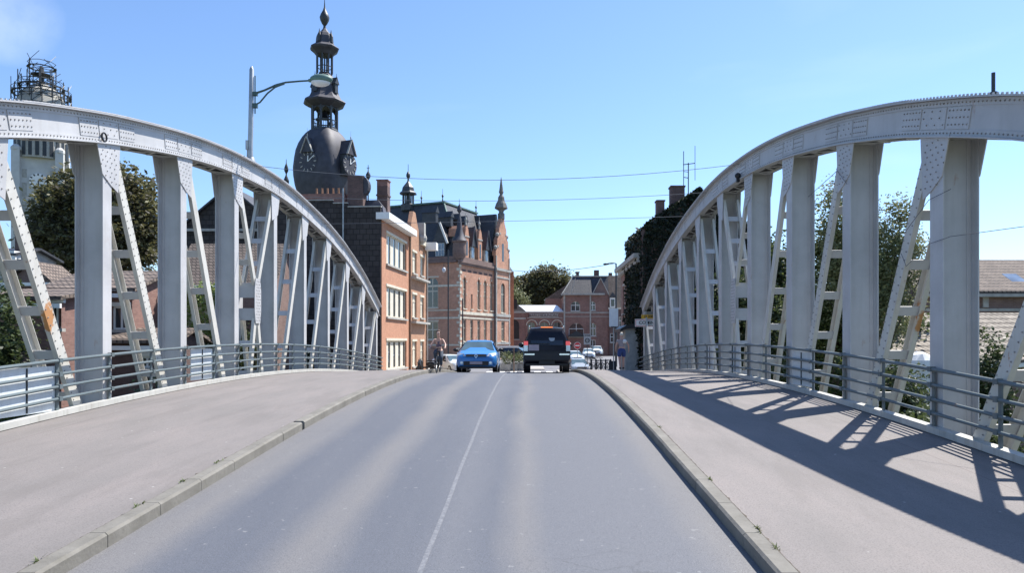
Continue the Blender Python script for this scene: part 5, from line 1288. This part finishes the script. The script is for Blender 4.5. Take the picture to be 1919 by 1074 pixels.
for sg in (-1, 1):
    m = MB(); m.box(*sorted((sg * .76, sg * .93)), -2.43, -2.3, 1.10, 1.26); tl = m.build('tail_light', 'tail', t)
    m = MB(); m.box(*sorted((sg * .77, sg * .935)), -2.43, -2.3, .86, 1.095); m.build('reversing_light', 'headlamp', t)
    m = MB(); m.ball((sg * 1.06, .75, 1.2), .13, 10, 6, 1, .6, .85); m.bar((sg * .93, .78, 1.13), (sg * 1.02, .78, 1.15), .05, .05); m.build('mirror', 'black', t, smooth=True)
m = MB(); m.box(-.24, .24, -2.20, -2.08, 1.80, 1.86); m.build('brake_light', 'amber', t)
m = MB(); m.box(-.72, -.68, -1.9, .2, 1.88, 1.92); m.box(.68, .72, -1.9, .2, 1.88, 1.92); m.build('roof_rail', 'chrome', t)
m = MB(); m.disc((.20, -2.36, 1.37), .12, (0, -1, .3), .012, 18); m.build('glass_reflection', 'silver_paint', t)  # pale disc standing in for a round reflection on the rear glass
for x in (-.80, .80):
    for y in (-1.45, 1.4): wheel(t, x, y, .38, .28, 1 if x > 0 else -1)
# --- hatchbacks seen from the front
def hatch(name, label, X, Y, paintm, group=None, rz=math.pi, z=None, cat='car', pitch=0, scale=1, detail=True):
    t = thing(name, label, cat, (X, Y, z if z is not None else 0), 0, group); t.rotation_euler = (pitch, 0, rz); t.scale = (scale,) * 3
    st = [(-1.98, .42, .78, .86, .74, .60), (-1.9, .25, .86, 1.15, .84, .56), (-1.5, .2, .90, 1.38, .86, .58), (-.7, .2, .92, 1.45, .865, .60), (.1, .2, .92, 1.43, .865, .58), (.35, .2, .91, 1.36, .865, .57), (1.08, .2, .88, .95, .86, .70), (1.6, .2, .78, .86, .85, .66), (1.93, .22, .66, .76, .80, .60), (2.03, .30, .56, .60, .70, .55)]
    MB().loft(carbody(st)).build('body', paintm, t, smooth=True)
    m = MB(); m.loft([[(-.72, 1.10, .94), (.72, 1.10, .94), (.565, .40, 1.365), (-.565, .40, 1.365)], [(-.72, 1.03, .93), (.72, 1.03, .93), (.565, .34, 1.355), (-.565, .34, 1.355)]]); m.build('windscreen', 'windscreen', t)
    for sg in (-1, 1):
        m = MB()
        for y0, y1 in ((-1.3, -.35), (-.28, .62)): m.add([(sg * .862, y0, .94), (sg * .862, y1, .94), (sg * .625, y1 - .38 if y1 > 0 else y1, 1.34), (sg * .625, y0 + .08, 1.34)], [(0, 1, 2, 3)])
        m.build('side_window', 'car_glass', t)
    m = MB(); m.loft([[(-.42, 2.03, .66), (.42, 2.03, .66), (.42, 1.97, .76), (-.42, 1.97, .76)], [(-.42, 2.06, .66), (.42, 2.06, .66), (.42, 2.0, .76), (-.42, 2.0, .76)]]); m.box(-.52, .52, 2.0, 2.07, .28, .46); gr = m.build('grille', 'black', t)
    for sg in (-1, 1):
        m = MB(); m.loft([[(sg * .44, 2.03, .67), (sg * .80, 1.86, .70), (sg * .83, 1.70, .84), (sg * .52, 1.92, .79)], [(sg * .44, 1.95, .67), (sg * .78, 1.76, .70), (sg * .80, 1.62, .84), (sg * .52, 1.84, .79)]]); m.build('headlight', 'headlamp', t)
        m = MB(); m.disc((sg * .60, 2.035, .40), .055, (0, 1, 0), .03, 12); m.build('fog_light', 'headlamp', t)
        m = MB(); m.ball((sg * .98, .75, .98), .10, 10, 6, 1.1, .6, .75); m.bar((sg * .86, .75, .93), (sg * .94, .75, .95), .05, .04); m.build('mirror', paintm if not detail else 'black', t, smooth=True)
    m = MB(); m.box(-.26, .26, 2.07, 2.085, .335, .445); m.build('number_plate', 'plate', t)
    m = MB(); m.box(-.7, .7, 1.75, 1.95, .15, .28); m.build('underbody', 'black', t)
    for x in (-.76, .76):
        for y in (-1.25, 1.28): wheel(t, x, y, .31, .2, 1 if x > 0 else -1)
    return t
yc = 33.7
t = hatch('hatchback', 'bright blue hatchback coming over the crest of the bridge towards the camera', PX(892.5, 31.8), yc, 'blue_paint', z=dz(yc) + .005, pitch=-slope(yc) if False else 0)
t.rotation_euler = (-slope(yc) * 1.0, 0, math.pi); t.scale = (1.02, 1, 1.0)
m = MB()
dm = [(0, .80), (.075, .69), (0, .58), (-.075, .69)]; di = [(0, .755), (.04, .69), (0, .625), (-.04, .69)]
for i in range(4):
    j = (i + 1) % 4; q_ = [dm[i], dm[j], di[j], di[i]]
    m.loft([[(a, 2.065 - (b - .58) * .1, b) for a, b in q_], [(a, 2.095 - (b - .58) * .1, b) for a, b in q_]])
m.build('badge', 'chrome', t)
# a face and shoulders are not visible behind the glass; interior left plain
hatch('parked_car', 'white parked car nearest the one-way sign, nose towards the bridge', PX(1104, 100), 102, 'white_paint', 'cars parked on the square', z=0)
hatch('parked_car', 'white parked car farther back, right of the first white car', PX(1122.5, 113), 116, 'white_paint', 'cars parked on the square', z=0.25, rz=R(172))
hatch('parked_car', 'pale cream car half hidden behind the black off-road car', PX(1079, 82), 84, 'white_paint', 'cars parked on the square', z=-.1, rz=R(185))
hatch('parked_car', 'silver car behind the black off-road car, left of the cream car', PX(1085, 64), 66, 'silver_paint', 'cars parked on the square', z=-.55, rz=R(188))
hatch('parked_car', 'dark grey car parked across the square behind the white barrier', PX(968, 84), 86, 'grey_paint', 'cars parked on the square', z=.3, rz=R(250))
hatch('parked_car', 'silver car parked across the square, left of the dark grey car', PX(950, 96), 98, 'silver_paint', 'cars parked on the square', z=.2, rz=R(250))
t = hatch('parked_car', 'white car seen behind the cyclist and the blue hatchback', PX(840, 58), 60, 'white_paint', 'cars parked on the square', z=-.1, rz=R(215))
# white van far back
# ------------------------------------------------------------------ bicycles, people
def bicycle(name, label, loc, rz, frame='black', group=None):
    t = thing(name, label, 'bicycle', loc, rz, group)
    f = MB(); bb = (0, 0, .28); seat = (0, -.22, .82); head = (0, .42, .88); ha = (0, .40, .70); r_ = (0, -.50, .34); fr = (0, .56, .34)
    for a, b in ((bb, seat), (seat, (0, .40, .84)), (bb, ha), (bb, r_), ((0, -.17, .72), r_), (head, (0, .41, .68)), ((0, .41, .68), fr)): f.tube([a, b], .02, 6)
    f.build('frame', frame, t)
    for y in (-.50, .56):
        w = MB(); w.loft([[(.02 * math.cos(b), y + (.32 + .02 * math.sin(b)) * math.cos(a), .34 + (.32 + .02 * math.sin(b)) * math.sin(a)) for b in [6.283 * j / 6 for j in range(6)]] for a in [6.283 * i / 24 for i in range(25)]])
        W_ = w.build('wheel', 'black', t, smooth=True)
        s_ = MB()
        for i in range(9):
            a = math.pi * i / 9; s_.tube([(0, y - .31 * math.cos(a), .34 - .31 * math.sin(a)), (0, y + .31 * math.cos(a), .34 + .31 * math.sin(a))], .004, 3)
        s_.build('spoke', 'galv', W_)
    h = MB(); h.tube([(0, .42, .88), (0, .40, .99)], .018, 6); h.tube([(-.29, .30, 1.02), (-.2, .40, 1.0), (0, .42, .99), (.2, .40, 1.0), (.29, .30, 1.02)], .016, 6); h.build('handlebar', 'black', t)
    s_ = MB(); s_.ball((0, -.24, .85), .1, 8, 6, .8, 1.3, .4); s_.build('saddle', 'black', t, smooth=True)
    p = MB(); p.disc((.04, 0, .28), .09, (1, 0, 0), .01, 14); p.bar((.06, 0, .28), (.06, .10, .17), .02, .02); p.bar((-.06, 0, .28), (-.06, -.10, .39), .02, .02); p.box(.07, .16, .06, .14, .16, .18); p.box(-.16, -.07, -.14, -.06, .38, .40); p.build('crankset', 'galv', t)
    return t
def skin_mesh(name, chains, mat, parent, sub=2):
    """chains: list of lists of (joint_name, (x,y,z), radius[, radius_y]); joints with the same name are shared."""
    idx = {}; vs = []; rs = []; es = []
    for ch in chains:
        prev = None
        for j in ch:
            if j[0] not in idx: idx[j[0]] = len(vs); vs.append(j[1]); rs.append((j[2], j[3] if len(j) > 3 else j[2]))
            if prev is not None: es.append((prev, idx[j[0]]))
            prev = idx[j[0]]
    me = bpy.data.meshes.new(name); me.from_pydata(vs, es, []); ob = bpy.data.objects.new(name + '_tmp', me); COL.objects.link(ob)
    md = ob.modifiers.new('s', 'SKIN')
    sv = me.skin_vertices[0].data
    for i, r in enumerate(rs): sv[i].radius = r
    sv[0].use_root = True
    md.use_smooth_shade = True
    m2 = ob.modifiers.new('u', 'SUBSURF'); m2.levels = sub; m2.render_levels = sub
    bpy.context.view_layer.update()
    out = bpy.data.meshes.new_from_object(ob.evaluated_get(bpy.context.evaluated_depsgraph_get()))
    bpy.data.objects.remove(ob); out.materials.clear(); out.materials.append(M[mat]); out.name = name
    out.shade_smooth()
    o = bpy.data.objects.new(name, out); COL.objects.link(o); o.parent = parent
    return o
M['top_purple'] = plain('purple grey vest', (.13, .10, .14), .8); M['jeans'] = plain('dark denim', (.05, .065, .09), .85, var=.3); M['blue_cloth'] = plain('blue shorts', (.03, .06, .19), .8)
M['grey_cloth'] = plain('grey top', (.30, .27, .29), .8); M['hair_fair'] = plain('fair white hair', (.55, .50, .42), .7, var=.2, scale=30); M['hair_dark'] = plain('brown hair', (.14, .08, .055), .7, var=.3, scale=30); M['shoe'] = plain('dark shoes', (.03, .03, .035), .7)
def hand(prefix, wrist, d, up, r=.02):
    # palm and five fingers as short chains rooted in the palm; d = direction of the hand
    w = v3(wrist); d = v3(d).normalized(); s_ = d.cross(v3(up)).normalized(); n = s_.cross(d)
    out = [[(prefix + 'wr', tuple(w), .026), (prefix + 'pa', tuple(w + d * .05), .032, .02)]]
    for i, L in enumerate((.055, .068, .064, .05)):
        b = w + d * .085 + s_ * (.03 - .02 * i)
        out.append([(prefix + 'pa', None, 0), (prefix + 'f%da' % i, tuple(b), .010), (prefix + 'f%db' % i, tuple(b + d * L * .5 - n * .012), .009), (prefix + 'f%dc' % i, tuple(b + d * L * .75 - n * .04), .008)])
    b = w + d * .045 + s_ * .04
    out.append([(prefix + 'pa', None, 0), (prefix + 'ta', tuple(b), .012), (prefix + 'tb', tuple(b + d * .035 + s_ * .015 - n * .02), .010)])
    return out
def head_parts(t, body, c, yaw=0, hair='hair_dark', long=False, face=True):
    cx, cy, cz = c; cs, sn = math.cos(yaw), math.sin(yaw)
    Rt = lambda x, y, z: (cx + x * cs - y * sn, cy + x * sn + y * cs, cz + z)
    h = MB(Rt)
    if True:
        m = MB(Rt)
        for sg in (-1, 1): m.ball((sg * .033, .088, .01), .013, 8, 6)
        m.build('eye', 'white', t)
        m = MB(Rt); m.box(-.025, .025, .093, .100, -.056, -.048); m.build('mouth', 'dull_brick', t)
    h = MB(Rt)
    rings = []
    for i in range(9):
        th = math.pi * .62 * i / 8; z = .118 * math.cos(th); r = .092 * math.sin(th) + .004
        rings.append([(r * math.cos(a) * .96, r * math.sin(a) * 1.18 * (1 if math.sin(a) < .3 else max(.35, 1 - .9 * (i / 8))) - .012, z + .015) for a in [6.283 * k / 16 for k in range(16)]])
    h.loft(rings)
    if long: h.ball((0, -.085, -.06), .07, 10, 8, 1, .7, 1.2)
    h.build('hair', hair, t, smooth=True)
# cyclist: rides towards the camera, bicycle faces -Y
cyx, cyy = PX(820, 30), 30.3
bz_ = dz(cyy) + .0
bicycle('bicycle', 'dark upright bicycle ridden towards the camera by the cyclist', (cyx, cyy, bz_), math.pi, 'black')
t = thing('person', 'cyclist in a purple vest and dark trousers riding along the left kerb', 'person', (cyx, cyy, bz_), math.pi)
B = [[('pel', (0, -.22, .93), .12, .10), ('wst', (0, -.17, 1.08), .105, .085), ('chs', (0, -.08, 1.27), .13, .095), ('nkb', (0, -.04, 1.40), .07), ('nck', (0, .0, 1.47), .05), ('hdb', (0, .03, 1.54), .07, .08), ('hdt', (0, .03, 1.64), .082, .09), ('hde', (0, .03, 1.70), .05)],
     [('hdb', None, 0), ('chin', (0, .085, 1.52), .03)], [('hdt', None, 0), ('nose', (0, .125, 1.595), .012)]]
for sg, k in ((-1, 'l'), (1, 'r')):
    B += [[('chs', None, 0), (k + 'sh', (sg * .17, -.07, 1.35), .058), (k + 'el', (sg * .285, .06, 1.14), .042), (k + 'wr', (sg * .30, .24, 1.045), .027)]]
    B += hand(k, (sg * .30, .24, 1.045), (0, .9, -.25), (sg * -.2, 0, 1))[0:]
ft = {-1: ((-.11, .10, .66), (-.11, .04, .30), (-.11, .12, .21)), 1: ((.11, .18, .86), (.11, -.06, .52), (.11, .02, .43))}
ft = {1: ((.12, .20, .82), (.12, -.02, .50), (.12, .10, .43)), -1: ((-.12, .14, .62), (-.12, .05, .26), (-.12, .17, .19))}
for sg, k in ((-1, 'l'), (1, 'r')):
    kn, an, to = ft[sg]; B += [[('pel', None, 0), (k + 'hp', (sg * .10, -.16, .90), .09), (k + 'kn', kn, .06), (k + 'an', an, .038), (k + 'to', to, .03)]]
body = skin_mesh('body', B, 'skin', t)
head_parts(t, body, (0, .03, 1.62), 0, 'hair_dark', True)
skin_mesh('vest', [[('a', (0, -.21, .97), .128, .108), ('b', (0, -.17, 1.08), .115, .095), ('c', (0, -.08, 1.26), .142, .105), ('d', (0, -.05, 1.36), .10, .08)]], 'top_purple', t)
T_ = [[('pel', (0, -.22, .93), .13, .11), ('w', (0, -.20, 1.0), .118, .10)]]
for sg, k in ((-1, 'l'), (1, 'r')):
    kn, an, to = ft[sg]; T_ += [[('pel', None, 0), (k + 'hp', (sg * .10, -.16, .90), .10), (k + 'kn', kn, .075), (k + 'an', tuple(Vector(an) + Vector((0, 0, .03))), .052)]]
skin_mesh('trousers', T_, 'jeans', t)
for sg in (-1, 1):
    an, to = ft[sg][1], ft[sg][2]; m = MB(); m.tube([tuple(Vector(an) - Vector((0, .05, .02))), tuple((Vector(an) + Vector(to)) / 2), tuple(Vector(to) + Vector((0, .05, 0)))], [.045, .05, .03], 8); m.build('shoe', 'shoe', t, smooth=True)
# pedestrian walking away on the right pavement
px_, py_ = PX(1165, 35), 35.0
t = thing('person', 'fair-haired pedestrian in blue shorts walking away on the right pavement', 'person', (px_, py_, dz(py_) + .15), R(4))
B = [[('pel', (0, 0, .93), .13, .10), ('wst', (0, .02, 1.08), .12, .09), ('chs', (0, .02, 1.28), .15, .10), ('nkb', (0, .0, 1.40), .07), ('nck', (0, .02, 1.46), .052), ('hdb', (0, .03, 1.53), .07, .08), ('hdt', (0, .03, 1.62), .082, .09), ('hde', (0, .03, 1.68), .05)],
     [('hdb', None, 0), ('chin', (0, .095, 1.50), .03)], [('hdt', None, 0), ('nose', (0, .13, 1.575), .012)]]
arm = {-1: ((-.19, .0, 1.35), (-.27, -.02, 1.10), (-.25, .10, .90)), 1: ((.19, 0, 1.35), (.31, -.06, 1.12), (.34, .02, .90))}
leg = {-1: ((-.10, .02, .50), (-.10, -.16, .10), (-.10, -.04, .03)), 1: ((.10, .12, .50), (.10, .12, .08), (.10, .25, .03))}
for sg, k in ((-1, 'l'), (1, 'r')):
    a = arm[sg]; B += [[('chs', None, 0), (k + 'sh', a[0], .06), (k + 'el', a[1], .043), (k + 'wr', a[2], .028)]]
    B += hand(k, a[2], (0, .15, -1), (sg * 1, 0, 0))
    l = leg[sg]; B += [[('pel', None, 0), (k + 'hp', (sg * .10, 0, .86), .095), (k + 'kn', l[0], .062), (k + 'an', l[1], .04), (k + 'to', l[2], .032)]]
skin_mesh('body', B, 'skin', t); head_parts(t, None, (0, .03, 1.60), 0, 'hair_fair')
skin_mesh('top', [[('a', (0, .01, .98), .14, .11), ('b', (0, .02, 1.10), .135, .10), ('c', (0, .02, 1.27), .165, .115), ('d', (0, .0, 1.36), .12, .09)], [('c', None, 0), ('l', (-.2, 0, 1.33), .072), ('l2', (-.24, 0, 1.22), .06)], [('c', None, 0), ('r', (.2, 0, 1.33), .072), ('r2', (.26, -.02, 1.23), .06)]], 'grey_cloth', t)
skin_mesh('shorts', [[('a', (0, 0, .95), .15, .12), ('w', (0, .01, 1.02), .14, .105)], [('a', None, 0), ('l', (-.10, 0, .82), .12), ('lk', (-.11, .01, .56), .10)], [('a', None, 0), ('r', (.10, .02, .82), .12), ('rk', (.11, .07, .56), .10)]], 'blue_cloth', t)
for sg in (-1, 1):
    an, to = leg[sg][1], leg[sg][2]; m = MB(); m.tube([(an[0], an[1] - .06, max(an[2] - .05, .045)), (an[0], (an[1] + to[1]) / 2, .05), (to[0], to[1] + .04, .035)], [.042, .048, .03], 8); m.build('shoe', 'shoe', t, smooth=True)
m = MB(); m.box(-.05, .05, -.02, .10, .72, .90); m.v = [(x + .36, y, z - .02) for x, y, z in m.v]
m = MB(); m.ball((.12, -.12, 1.30), .11, 10, 6, .9, .6, .9); m.build('white_bundle', 'white', t, smooth=True)
# ------------------------------------------------------------------ street furniture
def post_sign(name, label, px, Y, build, h, cat='sign', r=.035, base=0, mat='galv'):
    t = thing(name, label, cat, (PX(px, Y), Y, base)); MB().tube([(0, .03, 0), (0, .03, h - base)], r, 8).build('pole', mat, t, smooth=True); build(t); return t
M['red'] = plain('sign red', (.50, .03, .035), .4, var=.05); M['yellow'] = plain('sign yellow', (.62, .36, .03), .5, var=.05)
def noentry(t):
    z = PZ(648, 70); d = MB().disc((0, -.03, z), .33, (0, 1, 0), .03, 24).build('rim', 'white', t); MB().disc((0, -.05, z), .29, (0, 1, 0), .02, 24).build('disc', 'red', d); MB().box(-.21, .21, -.075, -.061, z - .055, z + .055).build('bar', 'white', d)
post_sign('no_entry_sign', 'round red no-entry sign with white bar on a thin pole', 1082, 70, noentry, PZ(642, 70))
def zone(t):
    z0, z1 = PZ(646, 70), PZ(626, 70); p = MB().box(-.33, .33, -.04, 0, z0, z1).build('plate', 'silver_paint', t)
    MB().disc((0, -.05, z0 + .38), .22, (0, 1, 0), .016, 20).build('ring', 'grey_paint', p); MB().disc((0, -.062, z0 + .38), .15, (0, 1, 0), .012, 20).build('ring_centre', 'silver_paint', p); text('ZONE', .2, 'grey_paint', p, loc=(0, -.05, z1 - .16))
    MB().box(-.16, .16, -.076, -.069, z0 + .36, z0 + .41).build('slash', 'grey_paint', p)
post_sign('zone_sign', 'grey square zone sign with a dark ring on a pole beside the white cars', 1100.5, 70, zone, PZ(630, 70), mat='iron')
def board(t): MB().box(-.30, .30, -.04, 0, PZ(612, 50), PZ(578, 50)).build('panel', 'white', t); MB().box(-.18, .18, -.05, .02, PZ(614, 50), PZ(612.2, 50)).build('bracket', 'iron', t)
post_sign('information_board', 'blank pale grey upright board on a pole behind the pedestrian', 1150, 50, board, PZ(580, 50), base=0, mat='galv')
t = thing('town_sign', 'white town name sign with dark border fixed at the end of the right truss', 'sign', (PX(1190, 44.0), 44.0, 0))
z0, z1 = PZ(612.5, 44.0), PZ(598, 44.0)
MB().box(0, 1.6, -.04, 0, z0, z1).build('plate', 'white', t)
m = MB(); m.box(.03, 1.57, -.047, -.041, z0 + .03, z0 + .055); m.box(.03, 1.57, -.047, -.041, z1 - .055, z1 - .03); m.box(.03, .055, -.047, -.041, z0 + .055, z1 - .055); m.build('border', 'red', t)
text('COMINES', .27, 'black', t, loc=(.80, -.05, (z0 + z1) / 2))
m = MB(); m.box(.35, 1.5, .001, .03, z0 + .08, z0 + .13); m.box(.35, 1.5, .001, .03, z1 - .13, z1 - .08); m.box(.62, .67, .001, .45, z0 + .15, z0 + .2); m.box(.62, .67, .031, .07, z0, z1 + .4); m.build('bracket', 'galv', t)
t = thing('road_number_sign', 'small yellow road number sign above the town name sign', 'sign', (PX(1202, 44.0), 44.0, z1 + .02))
MB().box(0, .95, -.04, 0, 0, PZ(590, 44.0) - z1 - .02).build('plate', 'yellow', t); text('D 308', .2, 'black', t, loc=(.42, -.05, .12))
# lamp poles
t = thing('lamp_pole', 'tall black lamp pole with a short arm near the terrace at right', 'street lamp', (8.15, 70.2, 0))
m = MB(); m.tube([(0, 0, 0), (0, 0, PZ(494, 70.2))], [.11, .07], 8); m.build('pole', 'iron', t)
m = MB(); m.tube([(0, 0, PZ(494, 70.2)), (-.4, 0, PZ(493, 70.2)), (-.8, 0, PZ(494, 70.2))], .05, 6); m.ball((-.95, 0, PZ(495, 70.2)), .2, 8, 6, 1.4, .7, .5); m.build('arm', 'iron', t); m = MB(); m.tube([(0, 0, PZ(517, 70.2)), (.6, 0, PZ(517, 70.2)), (.6, 0, PZ(540, 70.2)), (0, 0, PZ(540, 70.2))], .04, 6); m.build('bracket', 'iron', t)
for px, Y, py, lb in ((840, 78, 468, 'thin black pole with a hanging white lantern in front of the town hall corner'), (927.5, 76, 497, 'tall thin black pole in front of the gabled bay'), (867, 82, 560, 'short thin pole beside the town hall quoins')):
    t = thing('lamp_pole', lb, 'street lamp' if px == 840 else 'pole', (PX(px, Y), Y, 0)); MB().tube([(0, 0, 0), (0, 0, PZ(py, Y))], .07, 8).build('pole', 'iron', t)
    if px == 840: MB().tube([(0, 0, PZ(495, Y)), (-.45, 0, PZ(493, Y)), (-.45, 0, PZ(500, Y))], .03, 6).build('arm', 'iron', t); MB().ball((-.45, 0, PZ(506, Y)), .25, 10, 8, .8, .8, 1.1).build('lantern', 'lamp_white', t, smooth=True)
# white barrier frame with planters
Y = 58.5
t = thing('white_barrier', 'white painted height barrier beam on posts beside the blue hatchback', 'barrier', (PX(932, Y), Y, 0))
m = MB(); m.box(-.55, 2.35, -.06, .06, PZ(652, Y), PZ(648.5, Y)); m.build('beam', 'white', t)
for x in (.12, 1.3): MB().box(x - .08 if x < 1 else x - .05, x + .08 if x < 1 else x + .05, -.05, .05, -.1, PZ(652, Y)).build('post', 'white' if x < 1 else 'wood', t)
for i, (px, w_, mt) in enumerate(((947, .75, 'olive'), (960, .6, 'green'), (972, .8, 'olive'), (983, .5, 'green'))):
    Y = 61 + i * .5; X = PX(px, Y); t = thing('planter', ['wooden planter with pale grasses left of the barrier post', 'wooden planter with green leaves behind the brown post', 'wooden planter with a tall pale shrub', 'wooden planter beside the rear of the black car'][i], 'planter', (X, Y, 0), 0, 'planters behind the white barrier')
    MB().loft([[(-.4, -.25, 0), (.4, -.25, 0), (.4, .25, 0), (-.4, .25, 0)], [(-.46, -.3, .55), (.46, -.3, .55), (.46, .3, .55), (-.46, .3, .55)]]).build('box', 'stone', t)
    MB().box(-.42, .42, -.26, .26, .551, .57).build('soil', 'soil', t)
    c = MB(); leaves(c, [(0, 0, 1.0, .5, .35, .55)], 700, .055, 300 + i, .1, .3); c.build('plant', mt, t, fix=False)
# bicycles parked by railings on the right
for i, px in enumerate((1116, 1126, 1136)):
    bicycle('bicycle', ['parked bicycle left in the row by the bollards', 'parked bicycle in the middle of the row by the bollards', 'parked bicycle right in the row, nearest the notice board'][i], (PX(px, 56), 56 + i * .4, .12), R(60), 'black' if i != 1 else 'galv', 'bicycles parked near the notice board')
for i in range(5):
    px = 1108 + i * 9; Y = 52.5
    m = MB(); m.lathe([(.06, 0), (.06, .9), (.08, .92), (.08, 1.0), (.02, 1.08)], n=10); b_ = m.build('bollard', 'iron', smooth=True); b_.location = (PX(px, Y), Y, .08); tag(b_, ['first black bollard from the no-entry sign', 'second black bollard, before the parked bicycles', 'third black bollard, in the middle of the row', 'fourth black bollard, left of the notice board', 'last black bollard under the notice board'][i], 'bollard', 'black bollards along the right pavement')
t = thing('sandwich_board', 'black A-shaped board on the pavement left of the pedestrian', 'sign', (PX(1148, 50.5), 50.5, .12))
m = MB(); m.bar((0, -.25, 0), (0, -.03, .95), .5, .03); m.bar((0, .25, 0), (0, .03, .95), .5, .03); m.build('panel', 'black', t)
# bins / dark motorbike left of the cyclist
t = thing('scooter', 'dark scooter parked at the foot of the bay house, left of the cyclist', 'scooter', (PX(799, 55), 55, .1), R(70))
m = MB(); m.ball((0, -.35, .62), .3, 10, 8, .6, 1.3, .6); m.loft([[(-.15, -.5, .35), (.15, -.5, .35), (.15, .3, .3), (-.15, .3, .3)], [(-.15, -.5, .5), (.15, -.5, .5), (.15, .3, .42), (-.15, .3, .42)]]); m.bar((0, .35, .35), (0, .55, .95), .35, .08); m.build('body', 'grey_paint', t, smooth=True)
for y in (-.55, .62): MB().tube([(-.06, y, .24), (.06, y, .24)], .24, 16).build('wheel', 'black', t)
m = MB(); m.tube([(-.3, .45, 1.05), (0, .52, 1.0), (.3, .45, 1.05)], .02, 6); m.tube([(0, .52, .95), (0, .6, .3)], .03, 6); m.build('handlebar', 'black', t)
m = MB(); m.box(-.13, .13, -.75, -.1, .82, .9); m.build('seat', 'black', t)
for i, (px, Y) in enumerate(((791, 50), (784, 48.3))):
    m = MB(); m.lathe([(.06, 0), (.06, .85), (.08, .9), (.02, 1.0)], n=8); b_ = m.build('bollard', 'iron', smooth=True); b_.location = (PX(px, Y), Y, .12); tag(b_, ['dark bollard beside the scooter', 'dark bollard at the corner of the orange house'][i], 'bollard')
